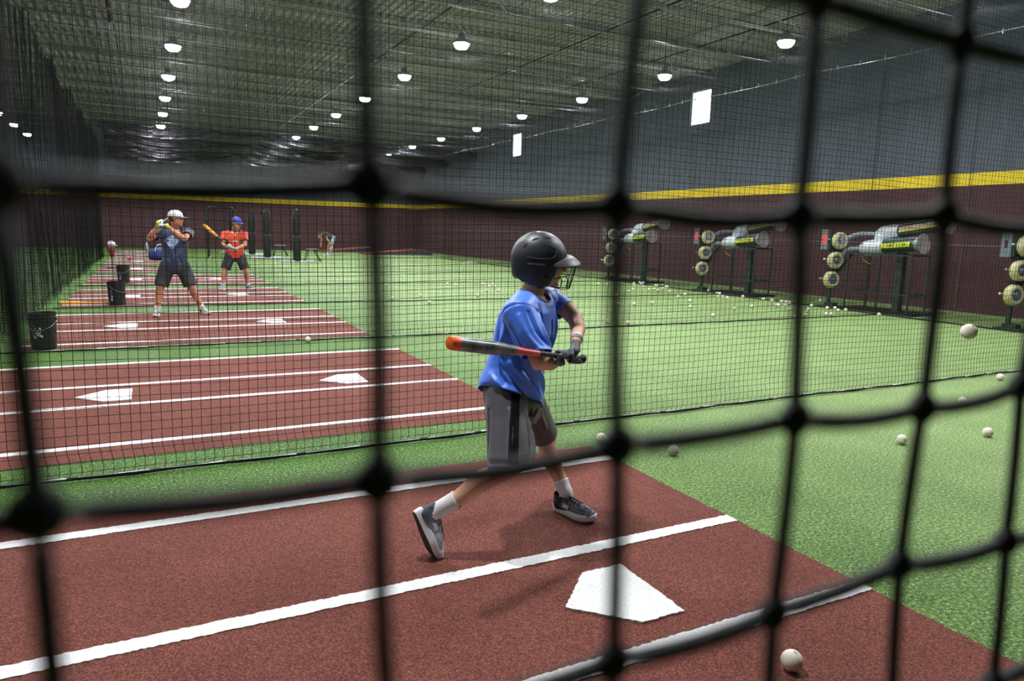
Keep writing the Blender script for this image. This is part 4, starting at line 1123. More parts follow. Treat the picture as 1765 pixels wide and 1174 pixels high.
# drag lines from the shoulder across the back and side, pulled by the turn of the trunk
S([(1.47, 2.88, 1.15), (1.43, 2.86, 1.02), (1.40, 2.88, .93), (1.42, 2.84, .84), (1.50, 2.80, .76)], .013, .010)
S([(1.44, 2.92, 1.10), (1.395, 2.90, 1.00), (1.385, 2.88, .90), (1.43, 2.83, .80)], .010, -.008)
S([(1.49, 2.84, 1.12), (1.455, 2.80, 1.02), (1.47, 2.78, .93), (1.53, 2.79, .86)], .014, -.010)
S([(1.54, 2.82, 1.13), (1.53, 2.79, 1.05), (1.56, 2.80, .98), (1.63, 2.82, .93)], .014, .010)
S([(1.60, 2.84, 1.10), (1.60, 2.82, 1.03), (1.65, 2.83, .99), (1.71, 2.87, .96)], .011, -.009)
S([(1.52, 2.70, 1.00), (1.57, 2.70, .985), (1.63, 2.78, .97)], .013, .010)
S([(1.39, 2.90, .82), (1.42, 2.84, .76), (1.47, 2.81, .70), (1.50, 2.80, .66)], .014, .011)
S([(1.42, 2.86, .86), (1.47, 2.82, .79), (1.54, 2.80, .71), (1.57, 2.80, .66)], .012, -.011)
S([(1.46, 2.84, .88), (1.53, 2.81, .80), (1.60, 2.82, .71), (1.63, 2.83, .64)], .014, .012)
S([(1.52, 2.82, .86), (1.59, 2.82, .77), (1.65, 2.86, .68)], .010, -.009)
S([(1.58, 2.82, .86), (1.65, 2.86, .78), (1.69, 2.90, .70)], .012, .009)
S([(1.70, 2.88, 1.06), (1.71, 2.87, .98), (1.68, 2.86, .90)], .010, -.010)
S([(1.74, 2.92, 1.08), (1.735, 2.91, 1.0), (1.70, 2.88, .92)], .010, .009)
S([(1.38, 2.93, .74), (1.40, 2.88, .70), (1.41, 2.86, .65)], .012, -.008)
me = folds(me, [(a_, b_, c_*1.9) for a_, b_, c_ in F])
shirt = link_mesh('t_shirt', me, SHIRT, None); hang(shirt, boy); thicken(shirt, .003)
sm_ = cut(voxel(SLV, .0052, 4, 'sleeve'), [(J['rel']-ra*.052, ra+Vector((-.15, 0, 0)), .3)]); F = []
S([(1.47, 2.78, 1.10), (1.48, 2.72, 1.02), (1.53, 2.68, .95)], .012, .014)
S([(1.50, 2.76, 1.12), (1.52, 2.70, 1.05), (1.57, 2.69, .98)], .010, -.012)
S([(1.45, 2.80, 1.06), (1.46, 2.74, .98), (1.50, 2.68, .91)], .010, -.012)
S([(1.55, 2.78, 1.10), (1.57, 2.72, 1.02), (1.60, 2.72, .96)], .011, .010)
S([(1.46, 2.80, .98), (1.49, 2.70, .93), (1.56, 2.66, .90)], .009, .008)
slv = link_mesh('sleeve', folds(sm_, F), SHIRT, shirt); thicken(slv, .003)
# collar rib
col_n = Vector((.45, -.25, 1)).normalized(); cc = Vector((1.640, 2.965, 1.182))
bvs = BVHTree.FromPolygons([v.co.copy() for v in me.vertices], [tuple(p.vertices) for p in me.polygons])
cx, cy_, _ = frame(col_n); ring = []
for k in range(40):
    d = cx*math.cos(2*PI*k/40)+cy_*math.sin(2*PI*k/40); q = bvs.find_nearest(cc+d*.075-col_n*.002)
    ring.append(q[0]+(-col_n*.002))
ring = [(ring[i-1]+ring[i]*2+ring[(i+1) % 40])/4 for i in range(40)]
hang(MB().tube(ring, .0048, 8, closed=True).build('collar', mat('collar_blue', srgb(40, 88, 180), rough=.6), None, True), boy)
# shorts
GREY = mat('shorts_grey', srgb(76, 72, 80), rough=0.5, sheen=0.15, bump=0.2, bump_s=700, noise_s=4, noise_c=srgb(66, 63, 70))
mb = MB()
pu = Vector((.88, .47, 0)).normalized(); pf = Vector((.47, -.88, 0)).normalized()
mb.loft([(Vector((1.52, 2.955, .80)), pu, pf, .125, .098), (Vector((1.525, 2.96, .74)), pu, pf, .148, .118), (Vector((1.54, 2.96, .68)), pu, pf, .160, .128), (Vector((1.55, 2.965, .62)), pu, pf, .155, .122), (Vector((1.56, 2.965, .56)), pu, pf, .13, .10)], 32, e=2.2)
rd = (J['rkn']-J['rhip']).normalized(); ld = (J['lkn']-J['lhip']).normalized()
mb.caps([J['rhip']+Vector((.02, .01, .02)), J['rhip']*.66+J['rkn']*.34+Vector((.01, 0, 0)), J['rhip']*.33+J['rkn']*.67+Vector((.008, 0, .0)), J['rkn']+rd*.03], [.102, .098, .104, .108], 28)
mb.caps([J['lhip']+Vector((-.02, 0, .02)), J['lhip']*.5+J['lkn']*.5, J['lkn']+ld*.02], [.095, .084, .080], 28)
me = voxel(mb, .0058, 6, 'shorts')
cut(me, [(J['rkn']+rd*.005, rd+Vector((.05, 0, 0)), .16), (J['lkn']-ld*.055, ld, .22), (Vector((1.52, 2.95, .785)), (0, 0, 1), .3)])
F = []
S([(1.36, 2.86, .66), (1.35, 2.82, .56), (1.36, 2.78, .46)], .013, -.008)
S([(1.44, 2.80, .66), (1.42, 2.74, .56), (1.39, 2.68, .45)], .014, .008)
S([(1.58, 2.84, .64), (1.55, 2.78, .56), (1.50, 2.70, .46)], .011, .012)
S([(1.62, 2.86, .64), (1.60, 2.80, .58), (1.53, 2.74, .46)], .010, -.012)
S([(1.50, 2.80, .62), (1.49, 2.72, .52), (1.46, 2.66, .44)], .010, -.008)
S([(1.66, 2.90, .62), (1.72, 2.97, .56), (1.78, 3.04, .48)], .010, .008)
S([(1.64, 2.90, .58), (1.70, 2.98, .50)], .009, -.008)
S([(1.32, 2.80, .46), (1.37, 2.74, .44), (1.40, 2.66, .45)], .009, -.008)
me = folds(me, [(a_, b_, c_*1.7) for a_, b_, c_ in F])
shorts = link_mesh('shorts', me, GREY, None); hang(shorts, boy); thicken(shorts, .003)
bsh = BVHTree.FromPolygons([v.co.copy() for v in me.vertices], [tuple(p.vertices) for p in me.polygons])
# black side stripe down the near leg, laid on the cloth
vd = Vector((.46, .86, -.2)).normalized(); rt_ = Vector((.889, -.458, 0))
sp_ = MB(); nrow = 26; L_ = []
for i in range(nrow+1):
    t = i/nrow; c = Vector((1.468, 2.80, .74))*(1-t)+Vector((1.402, 2.68, .440))*t; wdt = .019+.004*t; row = []; vd = (c-Vector((0, 0, 1.48))).normalized()
    for j in range(5):
        h = bsh.ray_cast(c+rt_*(wdt*(j/2-1))-vd*.3, vd, 1.2)
        row.append((h[0]+h[1]*(.0016 if h[1].dot(vd) < 0 else -.0016)) if h[0] else None)
    L_.append(row)
for i in range(nrow):
    for j in range(4):
        q = [L_[i][j], L_[i][j+1], L_[i+1][j+1], L_[i+1][j]]
        if all(q) and max((q[0]-q[2]).length, (q[1]-q[3]).length) < .05: sp_.add(q, [(0, 1, 2, 3)])
o = sp_.build('side_stripe', mat('stripe_black', srgb(10, 10, 12), rough=.8, spec=.15), shorts, True)
Mk = Matrix((rt_, vd, Vector((0, 0, 1)))).transposed().to_4x4(); Mk.translation = Vector((1.440, 2.64, .502))
project_marks('hem_mark', mat('mark_dark', srgb(40, 40, 44), rough=.5), shorts, bsh, Mk, arc_mark(.013), (0, 1, 0), .0016)
# socks and shoes
KB = knit('knit_grey', srgb(142, 152, 176), srgb(236, 240, 250), srgb(70, 76, 90)); KD = knit('knit_dark', srgb(40, 44, 50), srgb(150, 160, 172), srgb(18, 19, 22))
rx = Vector((1.100, 2.83, .004))-Vector((1.012, 2.87, .245)); Mr = basis(rx, (1, .05, .32), (1.008, 2.868, .226))
hang(sock([J['ran']+Vector((-.03, 0, -.015)), J['ran'], J['ran']*.86+J['rkn']*.14, J['ran']*.72+J['rkn']*.28], [.038, .038, .039, .043], None), boy)
hang(sock([J['lan']+Vector((0, 0, -.03)), J['lan']+Vector((0, 0, .01)), J['lan']*.86+J['lkn']*.14, J['lan']*.74+J['lkn']*.26], [.037, .037, .039, .043], None), boy)
tg_ = MB().box((-.008, -.003, -.010), (.008, .003, .010)).build('sock_tab', LACE, None); tg_.location = J['ran']*.76+J['rkn']*.24+Vector((.012, -.034, -.012)); tg_.rotation_euler = (0, -.5, .2); hang(tg_, boy)
bpy.context.view_layer.update()
o = shoe(Mr, None, KB, 'grey knit running shoe with white sole, standing on its toe', L=.255); hang(o, boy)
Ml = basis((.384, -.923, 0.0), (-.10, -.04, 1), (1.886, 3.105, .010))
o = shoe(Ml, None, KD, 'dark knit running shoe flat on the turf', L=.262); hang(o, boy)

# helmet: shell with ear flaps, brim, vents and wire face guard
helm = MB(); Hs = basis((.955, -.27, -.05), (.05, 0, 1), J['head']+Vector((-.029, .010, .012)))
A_, B_, C_ = .137, .112, .136
def hbound(az):   # lower edge (z) as a function of azimuth, 0 = front
    d = abs(math.degrees(az))
    K = [(0, .014), (38, .008), (55, -.012), (66, -.085), (76, -.124), (92, -.134), (110, -.118), (140, -.098), (180, -.085)]
    for (a0, z0), (a1, z1) in zip(K[:-1], K[1:]):
        if d <= a1:
            t = (d-a0)/(a1-a0); t = t*t*(3-2*t); return z0+(z1-z0)*t
    return K[-1][1]
def hpoint(az, z):
    if z >= 0: r = math.sqrt(max(0, 1-(z/C_)**2.15))
    else: r = 1-.16*(z/.13)**2-.05*abs(z/.13)*(1 if abs(az) > 2 else 0)
    a = A_ if abs(az) < PI/2 else A_*1.0
    return Vector((a*r*math.cos(az), B_*r*math.sin(az), z))
NA, NT = 96, 30; vs = []
for i in range(NA):
    az = -PI+2*PI*i/NA; zb = hbound(az)
    for j in range(NT+1):
        t = j/NT; th = t*PI/2
        z = C_*math.cos(th*1.0) if True else 0
        z = zb+(C_-zb)*(1-(t**1.7))
        vs.append(hpoint(az, min(z, C_*.99999)))
fs = [(i*(NT+1)+j, ((i+1) % NA)*(NT+1)+j, ((i+1) % NA)*(NT+1)+j+1, i*(NT+1)+j+1) for i in range(NA) for j in range(NT)]
HM = mat('helmet_black', srgb(46, 49, 56), rough=0.42, spec=0.6, noise_s=200, noise_c=srgb(40, 43, 50), bump=0.12, bump_s=1500)
me = MB().add(vs, fs).mesh('helmet')
bm = bmesh.new(); bm.from_mesh(me); bmesh.ops.remove_doubles(bm, verts=bm.verts[:], dist=.0004); bmesh.ops.recalc_face_normals(bm, faces=bm.faces[:]); bm.to_mesh(me); bm.free()
helmet = link_mesh('batting_helmet', me, HM, None); helmet.matrix_world = Hs; hang(helmet, boy); helmet['label'] = 'matt black batting helmet with wire face guard'
so = helmet.modifiers.new('thick', 'SOLIDIFY'); so.thickness = .006; so.offset = -1
# brim
bvs_ = []; NB = 36; AZM = 74
for i in range(NB+1):
    az = math.radians(-AZM+2*AZM*i/NB); q_ = abs(az)/math.radians(AZM); fr_ = max(0, 1-q_**2)
    root_ = hpoint(az, .034-.050*q_**1.6)
    out_ = Vector((math.cos(az*.62), math.sin(az*.62)*.9, 0)); ln = .074*fr_**.55
    for j in range(7):
        t = j/6; p = root_+out_*(ln*t)+Vector((0, 0, (-.034*fr_**.4-.006)*t+.010*math.sin(PI*t)*fr_)); bvs_.append(p)
bm_ = MB().add(bvs_, [(i*7+j, (i+1)*7+j, (i+1)*7+j+1, i*7+j+1) for i in range(NB) for j in range(6)])
brim = bm_.build('brim', HM, helmet, True); so = brim.modifiers.new('thick', 'SOLIDIFY'); so.thickness = .005; so.offset = 0; so = brim.modifiers.new('sub', 'SUBSURF'); so.levels = 1; so.render_levels = 1
hb = BVHTree.FromPolygons([v.co.copy() for v in me.vertices], [tuple(p.vertices) for p in me.polygons])
VENT = mat('vent_black', srgb(5, 5, 6), rough=.8)
SX = Matrix.Identity(4)
def quadstrip(pts, wd):   # tapered stroke in the side view plane
    out = []; n = len(pts)
    for i in range(n-1):
        a, b = Vector(pts[i]), Vector(pts[i+1]); d = (b-a).normalized(); nn = Vector((-d.y, d.x)); w0 = wd*math.sin(PI*(i+.25)/(n-.5)); w1 = wd*math.sin(PI*(i+1.25)/(n-.5)) if i < n-2 else 0.0006
        out.append([tuple(a+nn*w0/2), tuple(b+nn*w1/2), tuple(b-nn*w1/2), tuple(a-nn*w0/2)])
    return out
side = []
for pl, wd in (([(-.098, .048), (-.088, .062), (-.074, .076)], .009), ([(-.058, .088), (-.042, .096), (-.024, .101)], .008), ([(-.002, .104), (.016, .106), (.036, .102)], .009),
               ([(.020, .052), (.012, .040), (.004, .030)], .007), ([(.036, .052), (.029, .039), (.021, .028)], .009), ([(.052, .050), (.046, .038), (.038, .027)], .010), ([(-.006, .072), (.026, .066), (.054, .056), (.062, .052)], .006)):
    side += quadstrip(pl, wd)
def dense(polys, k=3):
    return polys
for sy in (-1, 1):
    project_marks('vent', VENT, helmet, hb, SX, side, (0, -sy, 0), .0014)
    rd_ = MB(); pl = [(-.080, .010), (-.04, .006), (0, .006), (.035, .012), (.052, .024), (.062, .050)]
    pts = []
    for a_, b_ in catmull([(x, 0, z) for x, z in pl], 5) and [(p.x, p.z) for p in catmull([(x, 0, z) for x, z in pl], 5)]:
        h = hb.ray_cast(Vector((a_, sy*.3, b_)), Vector((0, -sy, 0)), .5)
        if h[0]: pts.append(h[0]+Vector((0, sy*.0008, 0)))
    rd_.tube(pts, [.0006+.0022*math.sin(PI*(i+.5)/len(pts)) for i in range(len(pts))], 8).build('side_ridge', HM, helmet, True)
    ear = MB(); ear.ell((.014, sy*.103, -.072), (.013, .004, .010), n=14); ear.ell((-.022, sy*.104, -.060), (.006, .004, .008), n=10); ear.build('ear_hole', VENT, helmet, True)
    tp = [(x, z) for x, z in ()]
tx = text_polys('RAWLINGS', .0115)
Mt = Matrix.Translation((-.036, 0, -.020))
project_marks('brand_text', mat('text_gold', srgb(236, 228, 210), rough=.4), helmet, hb, Mt, [[(u_*1.28, v_) for u_, v_ in t_] for t_ in tx], (0, 1, 0), .0012)
# badge on the front
fm = []; 
Mf = basis((0, 1, 0), (0, 0, 1), (0, 0, .062))
project_marks('front_badge', mat('text_gold', srgb(236, 228, 210)), helmet, hb, Mf, arc_mark(.014), (0, 1, 0), .0014)
# face guard
WIRE = mat('guard_wire', srgb(20, 20, 22), rough=.25, spec=.8)
wg = MB()
def gw(pts, r=.0026): wg.tube(catmull(pts, 6), r, 8)
for sy in (-1, 1):
    gw([(.055, sy*.092, -.086), (.108, sy*.078, -.070), (.158, sy*.036, -.062), (.166, 0, -.060)]); gw([(.044, sy*.095, -.118), (.100, sy*.082, -.130), (.150, sy*.040, -.128), (.160, 0, -.126)])
    gw([(.166, sy*.030, -.010), (.176, sy*.030, -.030), (.170, sy*.030, -.062), (.154, sy*.032, -.128)], .0026)
    gw([(.120, sy*.068, -.066), (.138, sy*.058, -.095), (.134, sy*.060, -.130)], .0024)
gw([(.172, 0, -.008), (.182, 0, -.030), (.172, 0, -.062), (.160, 0, -.126)])
wg.build('face_guard', WIRE, helmet, True)
sc_ = MB()
for sy in (-1, 1):
    for q in ((.050, -.086), (.042, -.110), (.018, -.122)): sc_.ell((q[0], sy*.0935*(1-.12*(q[1]/.13)**2)*math.sqrt(max(.1, 1-(q[0]/A_)**2))*1.12, q[1]), .0045, n=8)
sc_.build('guard_screw', HUB, helmet, True)
# chin/cheek pad inside the flap
# bat, gloves
KN = Vector((1.776, 2.715, .903)); TP = Vector((.990, 2.50, 1.052))
ORG = mat('bat_orange', srgb(244, 104, 40), rough=.35); PINK = mat('bat_coral', srgb(236, 96, 88), rough=.3, noise_s=9, noise_c=srgb(214, 76, 66)); BSIL = mat('bat_grey', srgb(150, 152, 156), rough=.3, noise_s=14, noise_c=srgb(56, 58, 62), noise_f=.35)
bt, Mb_ = bat('baseball_bat', 'grey bat with coral handle and orange end cap swung by the boy in blue', KN, TP, .80, [mat('bat_grip', srgb(60, 56, 60), rough=.7), PINK, BSIL, ORG], rb=.0285, rh=.0115)
ba = (TP-KN).normalized()
GL = mat('glove_dark', srgb(58, 60, 66), rough=.6, noise_s=22, noise_c=srgb(110, 114, 122), noise_f=.3); GW = mat('cuff_white', srgb(214, 214, 218), rough=.6); GB = mat('cuff_black', srgb(24, 24, 28), rough=.6)
o = glove('batting_glove', KN+ba*.062, ba, (J['lwr']-(KN+ba*.062))*1.0+Vector((.05, 0, 0)), J['lwr'], None, [GL, GW, GB], .88, 1); hang(o, boy); o['label'] = 'dark batting glove with white cuff and black strap'
o = glove('batting_glove', KN+ba*.145, ba, (J['rwr']-(KN+ba*.145))+Vector((0, -.04, -.01)), J['rwr'], None, [GL, GB], .88, -1); hang(o, boy)
# ---------------------------------------------------------------- the other batters and the bending player
def cap(name, M, s, parent, mat_c, mat_p, lab=None, badge=None):
    mb = MB(); vs = []; n = 28
    for i in range(n):
        a = 2*PI*i/n
        for j in range(9):
            t = j/8*PI/2*1.02; r = math.cos(t)**.8 if t < PI/2 else 0
            vs.append(xf(M, Vector((-.010+.112*math.cos(a)*max(r, 0.001), .090*math.sin(a)*max(r, .001), .030+.100*math.sin(min(t, PI/2))))*s))
    mb.add(vs, [(i*9+j, ((i+1) % n)*9+j, ((i+1) % n)*9+j+1, i*9+j+1) for i in range(n) for j in range(8)])
    c = mb.build(name, mat_c, parent, True); thicken(c, .004)
    pk = MB(); vs = []
    for i in range(15):
        a = math.radians(-58+116*i/14); q = max(0, 1-(a/math.radians(58))**2)
        for j in range(5):
            t = j/4; vs.append(xf(M, Vector((-.010+.110*math.cos(a)+.075*t*q**.5*math.cos(a*.5), .088*math.sin(a)+.02*t*q*math.sin(a), .034-.018*t*q**.5-.01*(abs(a))**2*t))*s))
    pk.add(vs, [(i*5+j, (i+1)*5+j, (i+1)*5+j+1, i*5+j+1) for i in range(14) for j in range(4)])
    thicken(pk.build('cap_peak', mat_p, c, True), .004)
    MB().ell(xf(M, Vector((-.01, 0, .131))*s), .008*s, n=8).build('cap_button', mat_c, c, True)
    if badge:
        me = c.data; bv = BVHTree.FromPolygons([v.co.copy() for v in me.vertices], [tuple(p.vertices) for p in me.polygons])
        Mb = M @ basis((0, 1, 0), (-.35, 0, 1), (.10*s, 0, .085*s))
        project_marks('cap_badge', badge, c, bv, M @ Matrix.Translation((.09*s, 0, .08*s)) @ Matrix.Rotation(-PI/2, 4, 'Z') , [[(a*s, b*s) for a, b in t_] for t_ in arc_mark(.022)], (0, 1, 0), .002)
    return c
def man(label, J, face, up, cols, root_xy, chest_f, group=None, s=1.0, sleeve=.62, legcut=.74, belly=1.0, shoes=None):
    root = thing('person', label, 'person', (root_xy[0], root_xy[1], 0))
    J = {k: Vector(v) for k, v in J.items()}
    skin, shirt, short, capm, peakm, shoem = cols
    H = basis(face, up, J['head'])
    f = Vector(chest_f).normalized(); u = Vector((0, 0, 1)).cross(f); u = -u if u.dot(J['lsh']-J['rsh']) < 0 else u
    mid = (J['rsh']+J['lsh'])/2; pel = (J['rhip']+J['lhip'])/2; ax = (mid-pel).normalized()
    fr = (f-ax*f.dot(ax)).normalized(); ur = ax.cross(fr); ur = -ur if ur.dot(J['lsh']-J['rsh']) < 0 else ur
    mb = MB(); head_blobs(mb, H, s)
    mb.caps([J['head']-H.to_3x3().col[2]*.06-H.to_3x3().col[0]*.015, J['neck']], [.060*s, .066*s], 16)
    hw = (J['lsh']-J['rsh']).length/2
    mb.loft([(mid+ax*.05, ur, fr, .07, .06), (mid, ur, fr, hw*.9, .095), (mid*.6+pel*.4, ur, fr, hw*.78, .105), (pel, ur, fr, .15, .11)], 20)
    for a in 'rl':
        sh, el, wr = J[a+'sh'], J[a+'el'], J[a+'wr']
        mb.caps([sh, (sh+el)/2, el, el*.65+wr*.35, wr], [.058*s, .052*s, .043*s, .044*s, .029*s], 14)
        hp, kn, an = J[a+'hip'], J[a+'kn'], J[a+'an']
        cf = -f*.02
        mb.caps([hp, (hp+kn)/2, kn, kn*.66+an*.34+cf, kn*.25+an*.75, an], [.092*s, .080*s, .058*s, .062*s, .042*s, .037*s], 16)
        mb.ell(kn+f*.022, .042*s, n=12)
    o = link_mesh('body', voxel(mb, .0095, 4, 'body'), skin, None); hang(o, root)
    eyes(H, s, root)
    # hair
    hb_ = MB(); hb_.ell(xf(H, Vector((-.022, 0, .020))*s), tuple(q*s for q in (.093, .080, .100)), H.to_3x3(), 22)
    hme = hb_.mesh('hair'); cut(hme, [(xf(H, Vector((.028, 0, 0))*s), H.to_3x3() @ Vector((1, 0, -.25)), 1), (xf(H, Vector((0, 0, -.055))*s), H.to_3x3() @ Vector((0, 0, -1)), 1)])
    hang(link_mesh('hair', hme, mat('hair_brown', srgb(70, 48, 34), rough=.7, noise_s=60, noise_c=srgb(48, 34, 26)), None), root)
    # shirt
    mb = MB()
    mb.loft([(mid+ax*.055, ur, fr, .075, .065), (mid+ax*.03, ur, fr, hw*.80, .095), (mid-ax*.03, ur, fr, hw*1.02, .118*belly), (mid*.75+pel*.25, ur, fr, hw*1.0, .135*belly), (mid*.5+pel*.5, ur, fr, hw*.94, .138*belly), (mid*.25+pel*.75, ur, fr, hw*.92, .140*belly), (pel, ur, fr, hw*.96, .142*belly), (pel-ax*.10, ur, fr, hw*.98, .142*belly)], 32, e=2.3)
    for a in 'rl':
        sh, el = J[a+'sh'], J[a+'el']; mb.caps([mid*.35+sh*.65, sh, sh*(1-sleeve)+el*sleeve+(el-sh)*.1], [.080*s, .085*s, .080*s], 20)
    me = voxel(mb, .0095, 5, 'shirt')
    pl = [(pel-ax*.05, -ax, .5), (mid+ax*.062, ax+fr*.45, .10)]
    for a in 'rl':
        sh, el = J[a+'sh'], J[a+'el']; d = (el-sh).normalized(); pl.append((sh*(1-sleeve)+el*sleeve, d, .125))
    cut(me, pl); rr = random.Random(int(root_xy[1]*10)); F = []
    for k in range(16):
        t0 = rr.uniform(-.9, .9); z0 = rr.uniform(.1, .8); p0 = mid*(1-z0)+pel*z0+ur*hw*t0+fr*.14; p1 = p0-ax*rr.uniform(.08, .2)+ur*rr.uniform(-.12, .12)
        F.append(([p0, (p0+p1)/2+ur*rr.uniform(-.02, .02), p1], .016, rr.choice((-1, 1))*rr.uniform(.007, .013)))
    me = folds(me, F); sh_o = link_mesh('t_shirt', me, shirt, None); hang(sh_o, root); thicken(sh_o, .003)
    bv = BVHTree.FromPolygons([v.co.copy() for v in me.vertices], [tuple(p.vertices) for p in me.polygons])
    # shorts
    mb = MB(); mb.loft([(pel+ax*.06, ur, fr, .165, .125), (pel, ur, fr, .185, .14), (pel-ax*.08, ur, fr, .19, .14), (pel-Vector((0, 0, .15)), ur, fr, .15, .11)], 28)
    pl = [(pel+ax*.045, ax, .4)]
    for a in 'rl':
        hp, kn = J[a+'hip'], J[a+'kn']; q = hp*(1-legcut)+kn*legcut; d = (kn-hp).normalized()
        mb.caps([hp, (hp+q)/2, q+d*.05], [.118*s, .112*s, .108*s], 22); pl.append((q, d, .20))
    me2 = cut(voxel(mb, .0095, 5, 'shorts'), pl); F = []
    for k in range(10):
        a = rr.choice('rl'); hp, kn = J[a+'hip'], J[a+'kn']; t0 = rr.uniform(0, .5); p0 = hp*(1-t0)+kn*t0+f*.12+ur*rr.uniform(-.08, .08); p1 = p0+(kn-hp)*.3
        F.append(([p0, p1], .016, rr.choice((-1, 1))*.009))
    so_ = link_mesh('shorts', folds(me2, F), short, None); hang(so_, root); thicken(so_, .003)
    for a in 'rl':
        an, kn = J[a+'an'], J[a+'kn']; hang(sock([an-Vector((0, 0, .03)), an+Vector((0, 0, .01)), an*.84+kn*.16], [.046*s, .044*s, .048*s], None), root)
    for a, fd in zip('rl', shoes):
        an = J[a+'an']; fd = Vector(fd).normalized(); Mf = basis(fd, (0, 0, 1), Vector((an.x, an.y, .010))-fd*.055*s)
        q = shoe(Mf, None, shoem, L=.295*s, hi=False); q.scale = (1, 1.08, 1.0); hang(q, root)
    c = cap('cap', H, s*1.02, None, capm, peakm, badge=mat('badge_red', srgb(200, 70, 90)) if False else None); hang(c, root)
    return root, bv, sh_o, H, (mid, pel, ur, fr, ax)
CAPW = mat('cap_white', srgb(226, 226, 226), rough=.7); CAPT = mat('peak_teal', srgb(92, 122, 130), rough=.7)
NAVY = mat('navy_shirt', srgb(40, 52, 80), rough=.75, sheen=.2, noise_s=5, noise_c=srgb(33, 43, 68)); BLKS = mat('black_shorts', srgb(38, 38, 42), rough=.7, noise_s=6, noise_c=srgb(46, 46, 50))
TEALSHOE = knit('shoe_teal', srgb(60, 92, 92), srgb(210, 206, 190), srgb(36, 64, 66)); DKSHOE = knit('shoe_dark', srgb(40, 42, 48), srgb(180, 180, 182), srgb(26, 26, 30))
m1 = dict(head=(.415, 12.42, 1.530), neck=(.385, 12.50, 1.385), rsh=(.195, 12.52, 1.300), lsh=(.590, 12.48, 1.310), rel=(.020, 12.33, 1.215), rwr=(.165, 12.25, 1.420),
          lel=(.520, 12.20, 1.215), lwr=(.255, 12.19, 1.420), rhip=(.270, 12.52, .800), lhip=(.470, 12.50, .800), rkn=(.150, 12.46, .435), lkn=(.600, 12.48, .430), ran=(.085, 12.45, .095), lan=(.745, 12.58, .095))
r1, bv1, s1, H1, T1 = man('man in a navy t-shirt and white cap holding his bat up behind his head', m1, (.93, -.36, 0), (0, 0, 1), (SKIN, NAVY, BLKS, CAPW, CAPT, TEALSHOE), (.40, 12.5), (.10, -1, 0), sleeve=.55, legcut=.88, shoes=((-.15, -1, 0), (.45, -1, 0)))
YL = mat('tape_lime', srgb(206, 232, 60), rough=.5); GWH = mat('glove_white', srgb(216, 214, 214), rough=.6, noise_s=26, noise_c=srgb(150, 150, 156), noise_f=.3)
k1 = Vector((.150, 12.15, 1.455)); t1 = Vector((.56, 12.72, 2.02)); t1 = k1+(Vector((.425, 12.95, 1.56))-k1).normalized()*.82
bt1, _ = bat('baseball_bat', 'dark bat with lime grip held up behind his head by the man in navy', k1, t1, .82, [YL, mat('bat_dark', srgb(40, 40, 46), rough=.3), mat('bat_dark', srgb(40, 40, 46)), mat('bat_dark', srgb(40, 40, 46))], rb=.033, rh=.014)
a1 = (t1-k1).normalized()
hang(glove('batting_glove', k1+a1*.055, a1, Vector((.15, -.1, -1)), m1['lwr'], None, [GWH, YL], 1.05, 1, br=.015), r1)
hang(glove('batting_glove', k1+a1*.15, a1, Vector((-.5, -.3, -1)), m1['rwr'], None, [GWH, YL], 1.05, -1, br=.015), r1)
mid, pel, ur, fr, ax = T1
Mg = Matrix((ur, -fr, ax)).transposed().to_4x4(); Mg.translation = mid*.72+pel*.28-ur*.06+fr*.16
blob = [[(.085*math.cos(a)*(1+.2*math.sin(3*a)), .09*math.sin(a)*(1+.15*math.cos(4*a))), (.085*math.cos(a+.26)*(1+.2*math.sin(3*a+.78)), .09*math.sin(a+.26)*(1+.15*math.cos(4*a+1.04))), (0, 0)] for a in [k*.2618 for k in range(24)]]
project_marks('shirt_print', mat('print_blue', srgb(120, 136, 184), rough=.7, noise_s=30, noise_c=srgb(176, 186, 214), noise_f=.15), s1, bv1, Mg, blob, (0, 1, 0), .004)
for o in (s1.children): hang(o, s1) if False else None

ORN = mat('orange_shirt', srgb(216, 70, 30), rough=.65, sheen=.2, noise_s=5, noise_c=srgb(196, 58, 24)); CAPB = mat('cap_blue', srgb(52, 66, 160), rough=.6)
m2 = dict(head=(1.765, 16.80, 1.490), neck=(1.745, 16.94, 1.355), rsh=(1.535, 16.98, 1.245), lsh=(1.935, 17.00, 1.255), rel=(1.480, 16.86, 1.015), rwr=(1.600, 16.66, .940),
          lel=(1.930, 16.84, 1.010), lwr=(1.725, 16.66, .925), rhip=(1.650, 17.08, .790), lhip=(1.830, 17.08, .790), rkn=(1.500, 16.98, .425), lkn=(1.945, 16.98, .425), ran=(1.455, 17.00, .095), lan=(2.000, 17.05, .095))
r2, bv2, s2, H2, T2 = man('man in an orange t-shirt and blue cap holding a yellow bat low', m2, (.62, -.78, -.20), (.1, -.12, 1), (SKIN, ORN, mat('black_short', srgb(26, 27, 30), rough=.6), CAPB, CAPB, DKSHOE), (1.75, 17.0), (.0, -1, 0), sleeve=.62, legcut=.86, shoes=((-.2, -1, 0), (.55, -1, 0)))
tip2 = Vector((1.085, 16.75, 1.435)); k2 = Vector((1.685, 16.60, .880)); L2 = (tip2-k2).length
ybm = mat('yellow_bat', srgb(236, 164, 52)); dk = mat('bat_dark', srgb(40, 40, 46))
bt2, _ = bat('baseball_bat', 'yellow barrelled bat pointing up to the left in the hands of the man in orange', k2, tip2, L2, [dk, dk, ybm, mat('bat_tan', srgb(196, 140, 90), rough=.4)], rb=.036, rh=.013)
a2 = (tip2-k2).normalized()
hang(glove('batting_glove', k2+a2*.05, a2, Vector((.9, -.2, .5)), m2['lwr'], None, [GWH, GWH], 1.05, 1, br=.015), r2)
